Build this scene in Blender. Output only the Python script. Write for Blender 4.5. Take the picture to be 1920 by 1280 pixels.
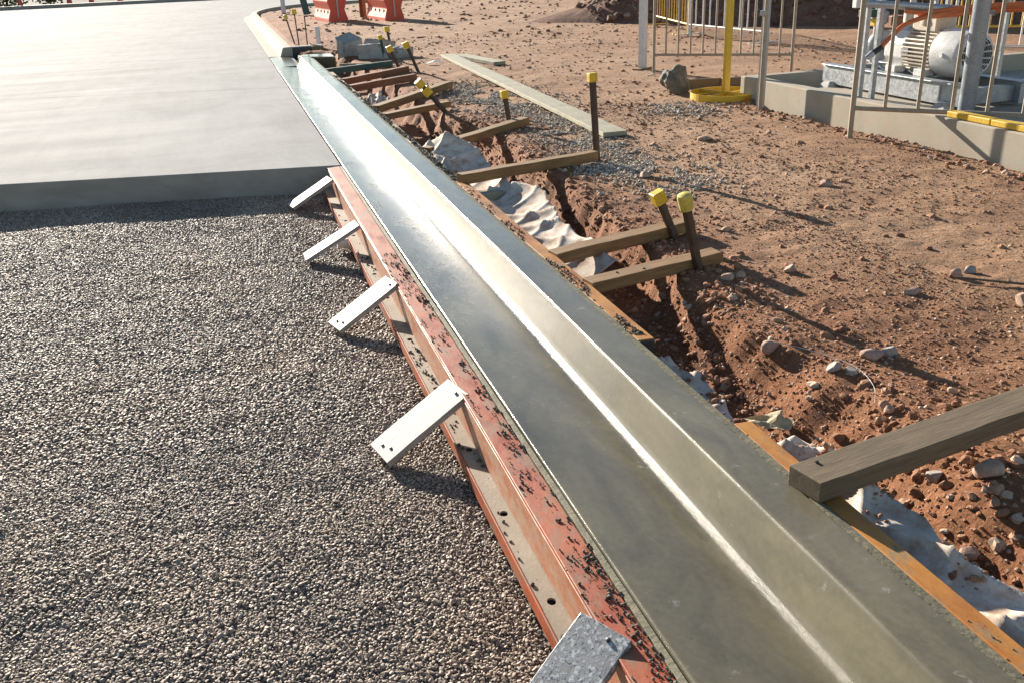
import bpy, bmesh, math, random
import numpy as np
from mathutils import Vector, Matrix, Euler

for o in list(bpy.data.objects):
    bpy.data.objects.remove(o, do_unlink=True)
S = bpy.context.scene
COL = S.collection
R = math.radians

# ------------------------------------------------------------------ camera
cd = bpy.data.cameras.new('camera')
cd.sensor_width = 36.0
cd.lens = 31.875
cd.clip_start = 0.05
cd.clip_end = 900
cam = bpy.data.objects.new('camera', cd)
COL.objects.link(cam)
fpx, vx, vy, vv = 1700.0, -570.0, 702.0, 170.0
Yc = Vector((vx, vy, fpx)).normalized()
Zc = -Vector((vv, -(fpx*fpx + vx*vv)/vy, fpx)).normalized()
Xc = Yc.cross(Zc)
if Xc.x < 0:
    Xc = -Xc
cam.matrix_world = Matrix(((Xc.x, Xc.y, -Xc.z, -0.839),
                           (Yc.x, Yc.y, -Yc.z, 0.0),
                           (Zc.x, Zc.y, -Zc.z, 1.6),
                           (0, 0, 0, 1)))
S.camera = cam

# ------------------------------------------------------------------ sky, sun, exposure
SUN_EL, SUN_AZ = R(16.0), R(-14.0)          # azimuth measured from +Y towards +X
W = bpy.data.worlds.new('World')
S.world = W
W.use_nodes = True
wn = W.node_tree
wn.nodes.clear()
sky = wn.nodes.new('ShaderNodeTexSky')
sky.sky_type = 'NISHITA'
sky.sun_disc = False
sky.sun_elevation = SUN_EL
sky.sun_rotation = SUN_AZ
sky.air_density = 1.0
sky.dust_density = 0.1
sky.ozone_density = 1.0
bg = wn.nodes.new('ShaderNodeBackground')
bg.inputs['Strength'].default_value = 0.055
wo = wn.nodes.new('ShaderNodeOutputWorld')
wn.links.new(sky.outputs[0], bg.inputs[0])
wn.links.new(bg.outputs[0], wo.inputs[0])
sl = bpy.data.lights.new('sun', 'SUN')
sl.energy = 5.0
sl.angle = R(0.53)
sl.color = (1.0, 0.90, 0.77)
sun = bpy.data.objects.new('sun', sl)
COL.objects.link(sun)
sd = Vector((math.sin(SUN_AZ)*math.cos(SUN_EL), math.cos(SUN_AZ)*math.cos(SUN_EL), math.sin(SUN_EL)))
sun.rotation_euler = sd.to_track_quat('Z', 'Y').to_euler()
vs = S.view_settings
vs.view_transform = 'Standard'
vs.look = 'None'
vs.gamma = 1
vs.use_curve_mapping = False
vs.exposure = 1.45

# ------------------------------------------------------------------ noise helpers (numpy)
def vnoise(x, y, seed=0):
    xi = np.floor(x).astype(np.int64); yi = np.floor(y).astype(np.int64)
    xf = x - xi; yf = y - yi
    u = xf*xf*(3-2*xf); v = yf*yf*(3-2*yf)
    def h(a, b):
        n = (a*374761393 + b*668265263 + seed*1442695041) & 0xffffffff
        n = ((n ^ (n >> 13))*1274126177) & 0xffffffff
        n = ((n ^ (n >> 16))*2246822519) & 0xffffffff
        return ((n ^ (n >> 15)) & 0xffff)/65535.0
    return (h(xi, yi)*(1-u)+h(xi+1, yi)*u)*(1-v)+(h(xi, yi+1)*(1-u)+h(xi+1, yi+1)*u)*v
def fbm(x, y, oct=4, seed=0, gain=.5):
    s = 0; a = 1; t = 0
    for k in range(oct):
        s = s + a*vnoise(x*2**k+17.3*k, y*2**k-9.1*k, seed+k); t += a; a *= gain
    return s/t - .5
def sstep(t):
    t = np.clip(t, 0, 1); return t*t*(3-2*t)

# ------------------------------------------------------------------ materials
MATS = {}
class NT:
    def __init__(s, name):
        m = bpy.data.materials.new(name); m.use_nodes = True
        s.m = m; s.t = m.node_tree; s.b = s.t.nodes['Principled BSDF']; MATS[name] = m
        s.tc = s.n('ShaderNodeTexCoord')
    def n(s, typ, **kw):
        nd = s.t.nodes.new(typ)
        for k, v in kw.items():
            setattr(nd, k, v)
        return nd
    def l(s, a, b): s.t.links.new(a, b)
    def coord(s, scale=(1, 1, 1), world=False):
        mp = s.n('ShaderNodeMapping'); mp.inputs['Scale'].default_value = scale
        if world:
            g = s.n('ShaderNodeNewGeometry'); s.l(g.outputs['Position'], mp.inputs[0])
        else:
            s.l(s.tc.outputs['Object'], mp.inputs[0])
        return mp.outputs[0]
    def noise(s, vec, scale, detail=6, rough=.6, dist=0):
        n = s.n('ShaderNodeTexNoise'); n.inputs['Scale'].default_value = scale
        n.inputs['Detail'].default_value = detail; n.inputs['Roughness'].default_value = rough
        n.inputs['Distortion'].default_value = dist
        s.l(vec, n.inputs['Vector']); return n.outputs[0]
    def ramp(s, fac, stops):
        r = s.n('ShaderNodeValToRGB'); e = r.color_ramp.elements
        while len(e) < len(stops): e.new(.5)
        for i, (p, c) in enumerate(stops):
            e[i].position = p
            e[i].color = (c, c, c, 1) if isinstance(c, (int, float)) else (*c, 1)
        s.l(fac, r.inputs[0]); return r.outputs[0]
    def mix(s, fac, a, b, typ='MIX'):
        m = s.n('ShaderNodeMix'); m.data_type = 'RGBA'; m.blend_type = typ
        for v, i in ((fac, 0), (a, 6), (b, 7)):
            if hasattr(v, 'is_linked') or hasattr(v, 'node'): s.l(v, m.inputs[i])
            elif isinstance(v, (int, float)): m.inputs[i].default_value = v if i == 0 else (v, v, v, 1)
            else: m.inputs[i].default_value = (*v, 1)
        return m.outputs[2]
    def col(s, c): s.l(c, s.b.inputs['Base Color'])
    def rough(s, r):
        if isinstance(r, (int, float)): s.b.inputs['Roughness'].default_value = r
        else: s.l(r, s.b.inputs['Roughness'])
    def bump(s, h, strength=.3, dist=.01, prev=None):
        b = s.n('ShaderNodeBump'); b.inputs['Strength'].default_value = strength; b.inputs['Distance'].default_value = dist
        s.l(h, b.inputs['Height'])
        if prev: s.l(prev, b.inputs['Normal'])
        s.l(b.outputs[0], s.b.inputs['Normal']); return b.outputs[0]

def simple(name, c1, c2, scale=8, rough=.6, bump=.15, metal=0, stretch=(1, 1, 1), fine=60, spec=.5):
    k = NT(name); v = k.coord(stretch)
    a = k.ramp(k.noise(v, scale, 6, .65), [(.3, c1), (.7, c2)])
    f = k.ramp(k.noise(v, fine, 4, .6), [(.3, .75), (.7, 1.1)])
    k.col(k.mix(1.0, a, f, 'MULTIPLY')); k.rough(k.ramp(k.noise(v, scale*2), [(.3, max(.05, rough-.12)), (.7, min(1, rough+.12))]))
    k.b.inputs['Metallic'].default_value = metal; k.b.inputs['Specular IOR Level'].default_value = spec
    if bump: k.bump(k.noise(v, fine, 5), bump, .004)
    return k.m

def make_mats():
    # red earth
    k = NT('earth'); v = k.coord()
    big = k.noise(v, .55, 5, .6)
    fresh = k.ramp(big, [(.30, (.225, .092, .041)), (.5, (.30, .132, .064)), (.70, (.38, .188, .098))])
    dusty = k.ramp(big, [(.30, (.285, .152, .083)), (.5, (.37, .218, .128)), (.70, (.455, .295, .188))])
    sx_ = k.n('ShaderNodeSeparateXYZ'); k.l(v, sx_.inputs[0])
    ad = k.n('ShaderNodeMath', operation='MULTIPLY_ADD'); k.l(k.noise(v, 1.3, 6, .65), ad.inputs[0]); ad.inputs[1].default_value = 1.6; k.l(sx_.outputs[0], ad.inputs[2])
    dv = k.n('ShaderNodeMath', operation='DIVIDE'); k.l(ad.outputs[0], dv.inputs[0]); dv.inputs[1].default_value = 5.0
    base = k.mix(k.ramp(dv.outputs[0], [(.40, 0.0), (.62, 1.0)]), fresh, dusty)
    med = k.ramp(k.noise(v, 5, 8, .7), [(.3, (.70, .66, .63)), (.58, (1.05, 1.03, 1.0))])
    c = k.mix(1, base, med, 'MULTIPLY')
    fine = k.noise(v, 70, 6, .7)
    c = k.mix(1, c, k.ramp(fine, [(.3, .7), (.7, 1.18)]), 'MULTIPLY')
    vo = k.n('ShaderNodeTexVoronoi'); vo.inputs['Scale'].default_value = 38; k.l(v, vo.inputs['Vector'])
    peb = k.ramp(vo.outputs['Distance'], [(.12, 1.0), (.3, 0.0)])
    gate = k.ramp(k.noise(v, 9, 3), [(.52, 0.0), (.6, 1.0)])
    pm = k.mix(1, peb, gate, 'MULTIPLY')
    c = k.mix(pm, c, (.46, .36, .29))
    k.col(c); k.rough(.92); k.b.inputs['Specular IOR Level'].default_value = .25
    p = k.bump(k.noise(v, 22, 9, .72), .75, .035)
    p = k.bump(fine, .6, .008, p)
    k.bump(pm, .8, .012, p)
    # clods and stones
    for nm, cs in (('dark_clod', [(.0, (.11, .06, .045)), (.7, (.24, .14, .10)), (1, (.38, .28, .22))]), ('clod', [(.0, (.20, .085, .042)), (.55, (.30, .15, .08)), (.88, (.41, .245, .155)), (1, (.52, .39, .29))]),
                   ('grey_chip', [(.0, (.28, .235, .18)), (.5, (.46, .39, .305)), (1, (.64, .56, .455))]),
                   ('aggregate', [(.0, (.18, .138, .104)), (.25, (.29, .224, .17)), (.65, (.375, .293, .222)), (.92, (.46, .368, .28)), (1, (.56, .48, .39))]),
                   ('mortar_crumb', [(.0, (.06, .06, .048)), (.6, (.12, .115, .09)), (1, (.26, .245, .20))])):
        k = NT(nm); oi = k.n('ShaderNodeObjectInfo')
        c = k.ramp(oi.outputs['Random'], cs)
        v = k.coord(world=True)
        if nm == 'aggregate':
            c = k.mix(1, c, k.ramp(k.noise(v, .9, 5, .6), [(.28, (.62, .61, .64)), (.5, (.95, .94, .94)), (.72, (1.2, 1.12, 1.02))]), 'MULTIPLY')
            c = k.mix(k.ramp(k.noise(v, 2.3, 4, .6), [(.58, 0.0), (.72, .6)]), c, (.20, .17, .125))
        c = k.mix(1, c, k.ramp(k.noise(v, 160, 3), [(.3, .75), (.7, 1.12)]), 'MULTIPLY')
        k.col(c); k.rough(.62 if nm == 'aggregate' else .85)
        k.b.inputs['Specular IOR Level'].default_value = .45 if nm == 'aggregate' else .3
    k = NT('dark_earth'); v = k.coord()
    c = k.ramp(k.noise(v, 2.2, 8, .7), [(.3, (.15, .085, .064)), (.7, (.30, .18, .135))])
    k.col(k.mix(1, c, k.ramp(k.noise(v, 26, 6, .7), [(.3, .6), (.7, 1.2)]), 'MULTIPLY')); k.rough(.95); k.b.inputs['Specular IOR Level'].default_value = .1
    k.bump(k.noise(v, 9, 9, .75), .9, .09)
    # rock materials
    simple('rock_pink', (.34, .21, .15), (.50, .36, .28), 14, .85, .5, fine=90)
    simple('rock_grey', (.27, .24, .22), (.44, .39, .35), 14, .85, .5, fine=90)
    simple('boulder_mat', (.07, .065, .055), (.26, .24, .20), 7, .85, .6, fine=50)
    simple('gravel_base', (.19, .155, .12), (.30, .245, .195), 12, .9, .8, fine=90)
    # wet kerb concrete
    k = NT('wet_concrete'); v = k.coord()
    st = k.coord((1, .18, 1))
    c = k.ramp(k.noise(st, 2.2, 7, .6), [(.3, (.112, .100, .069)), (.7, (.168, .152, .108))])
    c = k.mix(1, c, k.ramp(k.noise(v, 45, 6, .7), [(.3, .86), (.7, 1.08)]), 'MULTIPLY')
    c = k.mix(1, c, k.ramp(k.noise(k.coord((1, .45, 1)), 4.5, 8, .68, .8), [(.32, (.70, .71, .72)), (.62, (1.18, 1.16, 1.08))]), 'MULTIPLY')
    sp = k.ramp(k.noise(v, 16, 8, .75), [(.61, 0.0), (.70, .6)])
    gate = k.ramp(k.noise(v, 2.1, 3), [(.44, 0.0), (.55, 1.0)])
    c = k.mix(k.mix(1, sp, gate, 'MULTIPLY'), c, (.40, .39, .38))
    pit = k.n('ShaderNodeTexVoronoi'); pit.inputs['Scale'].default_value = 26; k.l(v, pit.inputs['Vector'])
    pm = k.ramp(pit.outputs['Distance'], [(.02, 1.0), (.055, 0.0)])
    pm = k.mix(1, pm, k.ramp(k.noise(v, 7, 2), [(.5, 0.0), (.56, 1.0)]), 'MULTIPLY')
    c = k.mix(pm, c, (.08, .075, .06))
    k.col(c)
    rr = k.ramp(k.noise(k.coord((1, .4, 1)), 5, 8, .7, .6), [(.3, .15), (.5, .23), (.7, .32)])
    k.b.inputs['IOR'].default_value = 1.4
    k.b.inputs['Coat Weight'].default_value = .4; k.b.inputs['Coat Roughness'].default_value = .13
    p = k.bump(k.noise(v, 420, 3, .6), .16, .0015)
    p = k.bump(k.noise(k.coord((1, .3, 1)), 9, 5, .6), .10, .006, p)
    p = k.bump(pm, -.5, .003, p)
    sx_ = k.n('ShaderNodeSeparateXYZ'); k.l(k.tc.outputs['Object'], sx_.inputs[0])
    wob = k.n('ShaderNodeMath', operation='MULTIPLY_ADD'); k.l(k.noise(k.coord((0, 1, 0)), 4, 4), wob.inputs[0]); wob.inputs[1].default_value = .006; k.l(sx_.outputs[0], wob.inputs[2])
    face = k.ramp(wob.outputs[0], [(.366, 0.0), (.378, 1.0), (.428, 1.0), (.436, 0.0)])
    k.rough(k.mix(face, rr, .46))
    k.l(k.ramp(face, [(0, .4), (1, .02)]), k.b.inputs['Coat Weight'])
    line = k.ramp(wob.outputs[0], [(.0, .0), (.005, .10), (.012, 0.0), (.336, 0.0), (.354, .40), (.364, .40), (.370, 0.0), (.425, 0.0), (.434, .10), (.445, 0.0)])
    k.bump(k.mix(1, line, k.noise(v, 420, 2, .6), 'MULTIPLY'), .8, .0042, p)
    # cured slab concrete
    k = NT('slab_concrete'); v = k.coord(); st = k.coord((.22, 1.2, 1))
    c = k.ramp(k.noise(st, .9, 7, .62, .4), [(.28, (.37, .366, .35)), (.5, (.405, .402, .388)), (.72, (.435, .432, .42))])
    c = k.mix(1, c, k.ramp(k.noise(k.coord((.8, .5, 1)), 1.1, 8, .66, 1.2), [(.3, (.86, .855, .85)), (.62, (1.05, 1.05, 1.05))]), 'MULTIPLY')
    c = k.mix(1, c, k.ramp(k.noise(k.coord((1.5, .2, 1)), 3.5, 5, .6), [(.35, (.95, .95, .95)), (.6, (1.02, 1.02, 1.02))]), 'MULTIPLY')
    c = k.mix(1, c, k.ramp(k.noise(v, 30, 7, .7), [(.3, .92), (.7, 1.05)]), 'MULTIPLY')
    vo = k.n('ShaderNodeTexVoronoi'); vo.inputs['Scale'].default_value = 1.3; k.l(v, vo.inputs['Vector'])
    c = k.mix(k.ramp(vo.outputs['Distance'], [(.018, .8), (.03, 0.0)]), c, (.12, .11, .10))
    k.col(c); k.rough(k.ramp(k.noise(st, 1.5, 5), [(.3, .85), (.7, .95)])); k.b.inputs['Specular IOR Level'].default_value = .025
    k.bump(k.noise(k.coord((1, .15, 1)), 140, 4), .12, .002)
    k = NT('slab_side'); v = k.coord((1, 1, 3))
    c = k.ramp(k.noise(v, 2.4, 7, .65), [(.3, (.24, .225, .20)), (.7, (.36, .34, .31))])
    k.col(k.mix(k.ramp(k.noise(v, 5, 6, .7), [(.6, 0.0), (.72, .6)]), c, (.15, .14, .13))); k.rough(.85); k.bump(k.noise(v, 40, 7), .4, .008)
    k = NT('kerb_concrete'); v = k.coord()
    c = k.ramp(k.noise(v, 3, 7, .6), [(.3, (.33, .295, .235)), (.7, (.43, .395, .325))])
    c = k.mix(k.ramp(k.noise(v, 6, 7, .7), [(.50, 0.0), (.70, .6)]), c, (.36, .24, .165))
    k.col(c); k.rough(.85); k.b.inputs['Specular IOR Level'].default_value = .15; k.bump(k.noise(v, 60, 6), .25, .005)
    simple('rubble_concrete', (.30, .29, .28), (.47, .46, .44), 7, .85, .5, fine=45)
    # painted steel forms
    for nm, a, b, ce, th in (('red_form', (.28, .048, .014), (.40, .095, .032), (.19, .135, .085), .47), ('web_form', (.36, .11, .048), (.42, .18, .10), (.38, .28, .20), .44), ('orange_form', (.26, .075, .012), (.50, .225, .04), (.20, .165, .10), .51), ('grey_form', (.32, .24, .12), (.40, .30, .16), (.24, .23, .18), .42)):
        k = NT(nm); v = k.coord((1, .5, 1))
        c = k.ramp(k.noise(v, 6, 7, .65), [(.3, a), (.7, b)])
        c = k.mix(k.ramp(k.noise(v, 16, 8, .75), [(th, 0.0), (th+.14, .75)]), c, ce)
        c = k.mix(k.ramp(k.noise(v, 40, 6, .7), [(.62, 0.0), (.7, .7)]), c, (.12, .075, .05))
        k.col(c); k.rough(k.ramp(k.noise(v, 12), [(.3, .4), (.7, .7)])); k.bump(k.noise(v, 60, 7), .3, .003)
    k = NT('form_ledge'); v = k.coord((1, .6, 1))
    c = k.ramp(k.noise(v, 7, 7, .65), [(.35, (.24, .195, .145)), (.7, (.34, .285, .22))])
    c = k.mix(k.ramp(k.noise(v, 11, 6, .7), [(.6, 0.0), (.72, .8)]), c, (.46, .15, .08))
    k.col(c); k.rough(.75); k.bump(k.noise(v, 90, 6), .35, .003)
    simple('cement_smear', (.115, .105, .065), (.23, .205, .135), 14, .8, .8, fine=55)
    # timbers, grain along local x
    for nm, a, b, rr in (('timber_brown', (.17, .088, .032), (.33, .195, .08), .7), ('timber_grey', (.11, .078, .045), (.20, .148, .092), .75), ('timber_red', (.21, .075, .032), (.31, .13, .06), .65),
                     ('timber_green', (.035, .085, .07), (.06, .13, .105), .6), ('plank_pale', (.27, .25, .17), (.40, .375, .275), .75), ('batten', (.24, .19, .10), (.36, .29, .16), .7), ('board_white', (.27, .255, .225), (.45, .43, .39), .62)):
        k = NT(nm); v = k.coord((1.2, 14, 14))
        c = k.ramp(k.noise(v, 3, 7, .65, .6), [(.3, a), (.7, b)])
        c = k.mix(1, c, k.ramp(k.noise(k.coord((3, 60, 60)), 3, 5), [(.3, .72), (.65, 1.1)]), 'MULTIPLY')
        c = k.mix(k.ramp(k.noise(k.coord(), 9, 6, .7), [(.6, 0.0), (.78, .32)]), c, (.30, .25, .17) if nm != 'timber_green' else (.10, .13, .11))
        if nm == 'board_white':
            c = k.mix(k.ramp(k.noise(k.coord(), 55, 3, .6), [(.62, 0.0), (.67, .8)]), c, (.14, .13, .12))
        k.col(c); k.rough(rr); k.bump(k.noise(k.coord((4, 50, 50)), 4, 6), .4, .003)
    k = NT('slurry_board'); v = k.coord()
    c = k.ramp(k.noise(v, 9, 7, .65), [(.3, (.19, .195, .20)), (.7, (.33, .335, .34))])
    c = k.mix(k.ramp(k.noise(v, 60, 4, .6), [(.52, 0.0), (.60, .85)]), c, (.66, .66, .66))
    c = k.mix(k.ramp(k.noise(v, 95, 4, .6), [(.57, 0.0), (.62, .85)]), c, (.05, .05, .05))
    c = k.mix(k.ramp(k.noise(k.coord((.5, 2, 1)), 14, 4), [(.69, 0.0), (.74, .8)]), c, (.25, .12, .05))
    k.col(c); k.rough(k.ramp(k.noise(v, 60, 4), [(.4, .55), (.65, .18)])); k.bump(k.noise(v, 60, 4), .4, .003)
    simple('stake_steel', (.055, .036, .026), (.13, .085, .058), 20, .6, .4, metal=.2, fine=90)
    simple('stake_green', (.02, .06, .045), (.05, .10, .075), 20, .6, .3, fine=90)
    simple('cap_yellow', (.66, .42, .02), (.74, .50, .04), 25, .45, .1)
    simple('cap_yellow_faded', (.56, .44, .07), (.66, .53, .12), 25, .55, .1)
    simple('nail_steel', (.05, .05, .05), (.12, .11, .10), 30, .45, 0, metal=.7)
    simple('galvanised', (.33, .35, .37), (.47, .49, .51), 14, .42, .05, metal=.45)
    simple('fence_tan', (.31, .255, .19), (.40, .335, .255), 10, .55, .05)
    simple('fence_white', (.62, .61, .58), (.74, .73, .70), 8, .5, .03)
    simple('post_grey', (.36, .345, .32), (.46, .44, .41), 8, .5, .05)
    simple('yellow_paint', (.62, .38, .02), (.70, .46, .04), 6, .45, .05)
    simple('fence_yellow', (.60, .36, .03), (.68, .45, .06), 6, .5, 0)
    simple('motor_white', (.58, .58, .57), (.70, .70, .69), 6, .4, .03)
    simple('motor_cream', (.50, .44, .36), (.60, .54, .45), 8, .5, .05)
    simple('black_rubber', (.015, .015, .016), (.035, .034, .034), 14, .5, .05)
    simple('dark_steel', (.02, .035, .05), (.04, .06, .08), 8, .3, .05, metal=.2)
    simple('hose_orange', (.52, .12, .03), (.60, .17, .05), 10, .45, .05)
    simple('barrier_orange', (.66, .085, .045), (.74, .13, .07), 3, .5, .05)
    simple('pvc_white', (.62, .63, .65), (.74, .75, .76), 6, .4, 0)
    simple('column_grey', (.24, .26, .30), (.31, .33, .37), 5, .35, .03, metal=.3)
    simple('asphalt', (.05, .05, .055), (.075, .075, .08), 5, .88, .4, spec=.02)
    simple('leaf_green', (.045, .085, .02), (.10, .15, .035), 5, .7, 0)
    simple('bark', (.10, .07, .05), (.16, .12, .08), 12, .9, .3)
    simple('paper', (.36, .28, .16), (.47, .38, .24), 12, .8, .1)
    simple('litter_white', (.66, .66, .66), (.76, .76, .76), 12, .6, 0)
    simple('brown_board', (.17, .115, .06), (.23, .16, .09), 9, .7, .1)
    k = NT('geotextile'); v = k.coord()
    c = k.ramp(k.noise(v, 7, 7, .65), [(.3, (.48, .415, .345)), (.65, (.66, .60, .53))])
    c = k.mix(k.ramp(k.noise(v, 12, 8, .7), [(.45, 0.0), (.64, .8)]), c, (.34, .20, .125))
    k.col(c); k.rough(.9); k.b.inputs['Specular IOR Level'].default_value = .2
    p = k.bump(k.noise(v, 260, 4), .3, .002); k.bump(k.noise(v, 18, 5), .2, .008, p)
make_mats()

# ------------------------------------------------------------------ mesh helpers
class MB:
    def __init__(s): s.v = []; s.f = []
    def add(s, vs, fs):
        n = len(s.v); s.v += [tuple(p) for p in vs]; s.f += [tuple(i+n for i in f) for f in fs]; return s
    def box(s, lo, hi, mx=None):
        x0, y0, z0 = lo; x1, y1, z1 = hi
        vs = [Vector(p) for p in ((x0, y0, z0), (x1, y0, z0), (x1, y1, z0), (x0, y1, z0), (x0, y0, z1), (x1, y0, z1), (x1, y1, z1), (x0, y1, z1))]
        if mx: vs = [mx @ p for p in vs]
        return s.add(vs, [(0, 3, 2, 1), (4, 5, 6, 7), (0, 1, 5, 4), (1, 2, 6, 5), (2, 3, 7, 6), (3, 0, 4, 7)])
    def tube(s, pts, r, n=10, caps=True):
        pts = [Vector(p) for p in pts]; rings = []
        up = Vector((0, 0, 1))
        for i, p in enumerate(pts):
            d = (pts[min(i+1, len(pts)-1)]-pts[max(i-1, 0)]).normalized()
            a = d.cross(up) if abs(d.dot(up)) < .98 else d.cross(Vector((1, 0, 0)))
            a.normalize(); b = d.cross(a)
            rr = r[i] if isinstance(r, (list, tuple)) else r
            rings.append([p+a*math.cos(t*2*math.pi/n)*rr+b*math.sin(t*2*math.pi/n)*rr for t in range(n)])
        vs = [q for g in rings for q in g]; fs = []
        for i in range(len(pts)-1):
            for j in range(n):
                fs.append((i*n+j, i*n+(j+1) % n, (i+1)*n+(j+1) % n, (i+1)*n+j))
        if caps:
            fs.append(tuple(range(n))[::-1]); fs.append(tuple((len(pts)-1)*n+j for j in range(n)))
        return s.add(vs, fs)
    def lathe(s, prof, n=32, axis='Z', mx=None):
        vs = []; fs = []
        for (h, r) in prof:
            for j in range(n):
                t = j*2*math.pi/n
                vs.append(Vector((r*math.cos(t), r*math.sin(t), h)) if axis == 'Z' else Vector((h, r*math.cos(t), r*math.sin(t))) if axis == 'X' else Vector((r*math.sin(t), h, r*math.cos(t))))
        if mx: vs = [mx @ p for p in vs]
        for i in range(len(prof)-1):
            for j in range(n):
                fs.append((i*n+j, i*n+(j+1) % n, (i+1)*n+(j+1) % n, (i+1)*n+j))
        fs.append(tuple(range(n))[::-1]); fs.append(tuple((len(prof)-1)*n+j for j in range(n)))
        return s.add(vs, fs)
    def prism(s, prof, a, b, n=1):
        """profile of (u,w) points extruded along y from a to b: x=u, z=w"""
        m = len(prof); vs = []; fs = []
        for i in range(n+1):
            y = a+(b-a)*i/n
            vs += [Vector((u, y, w)) for u, w in prof]
        for i in range(n):
            for j in range(m):
                fs.append((i*m+j, i*m+(j+1) % m, (i+1)*m+(j+1) % m, (i+1)*m+j))
        fs.append(tuple(range(m))[::-1]); fs.append(tuple(n*m+j for j in range(m)))
        return s.add(vs, fs)
    def build(s, name, mat, parent=None, bevel=0, smooth=False, loc=None, seg=2):
        me = bpy.data.meshes.new(name); me.from_pydata(s.v, [], s.f)
        bm = bmesh.new(); bm.from_mesh(me)
        bmesh.ops.recalc_face_normals(bm, faces=bm.faces)
        if bevel:
            ed = [e for e in bm.edges if e.is_manifold and e.calc_face_angle(0) > .5]
            bmesh.ops.bevel(bm, geom=ed, offset=bevel, segments=seg, affect='EDGES', profile=.5)
        bm.to_mesh(me); bm.free()
        if smooth:
            me.shade_smooth()
            try: me.set_sharp_from_angle(angle=R(38))
            except Exception: pass
        return link(name, me, mat, parent, loc)
def link(name, me, mat, parent=None, loc=None):
    o = bpy.data.objects.new(name, me); COL.objects.link(o)
    if mat and not me.materials: me.materials.append(MATS[mat])
    if parent: o.parent = parent
    if loc is not None: o.location = loc
    return o
def npmesh(name, V, F, smooth=True):
    me = bpy.data.meshes.new(name)
    V = np.asarray(V, np.float32); F = np.asarray(F, np.int32)
    me.vertices.add(len(V)); me.vertices.foreach_set('co', V.ravel())
    k = F.shape[1]
    me.loops.add(F.size); me.loops.foreach_set('vertex_index', F.ravel())
    me.polygons.add(len(F)); me.polygons.foreach_set('loop_start', np.arange(0, F.size, k, dtype=np.int32))
    me.polygons.foreach_set('use_smooth', np.full(len(F), smooth))
    me.update(calc_edges=True); me.validate(); return me
def gridfaces(nx, ny):
    i = np.arange(nx*ny).reshape(ny, nx)
    return np.stack([i[:-1, :-1], i[:-1, 1:], i[1:, 1:], i[1:, :-1]], -1).reshape(-1, 4)
def tag(o, label=None, cat=None, group=None, kind=None):
    if label: o['label'] = label
    if cat: o['category'] = cat
    if group: o['group'] = group
    if kind: o['kind'] = kind
    return o
def thing(name, label, cat, loc=(0, 0, 0), rz=0, group=None):
    o = bpy.data.objects.new(name, None); COL.objects.link(o); o.location = loc; o.rotation_euler = (0, 0, rz)
    o.empty_display_size = .1
    return tag(o, label, cat, group)
def frame_x(p0, p1, roll=0):
    """matrix whose local x runs p0->p1, local z as near up as can be"""
    p0 = Vector(p0); d = (Vector(p1)-p0); L = d.length; d.normalize()
    y = Vector((0, 0, 1)).cross(d).normalized(); z = d.cross(y)
    m = Matrix((d, y, z)).transposed().to_4x4(); m = m @ Matrix.Rotation(roll, 4, 'X')
    m.translation = p0; return m, L
rng = random.Random(7)
nrng = np.random.default_rng(11)

def beam(name, label, cat, p0, p1, w, h, mat, group=None, roll=0, nails=(), bev=.003, wob=.002):
    """squared timber; p0->p1 is the centre of its TOP face"""
    m, L = frame_x(p0, p1, roll)
    n = max(3, int(L/.12)); vs = []; fs = []
    for i in range(n+1):
        x = L*i/n
        oy, oz = (rng.uniform(-wob, wob), rng.uniform(-wob, wob))
        cut = rng.uniform(-.004, .004) if i in (0, n) else 0
        for (y, z) in ((-w/2, -h), (w/2, -h), (w/2, 0), (-w/2, 0)):
            vs.append((x+cut*(1 if y > 0 else -1), y+oy, z+oz))
    for i in range(n):
        for j in range(4):
            fs.append((i*4+j, i*4+(j+1) % 4, (i+1)*4+(j+1) % 4, (i+1)*4+j))
    fs.append((3, 2, 1, 0)); fs.append((n*4, n*4+1, n*4+2, n*4+3))
    b = MB(); b.add(vs, fs)
    o = b.build(name, mat, None, bevel=bev)
    o.matrix_world = m
    tag(o, label, cat, group)
    for (x, y) in nails:
        nb = MB().lathe([(-.002, .0055), (.003, .0065), (.0042, .004)], 10)
        nb.build('nail_head', 'nail_steel', o, smooth=True, loc=(x if x >= 0 else L+x, y, .001))
    return o

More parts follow.
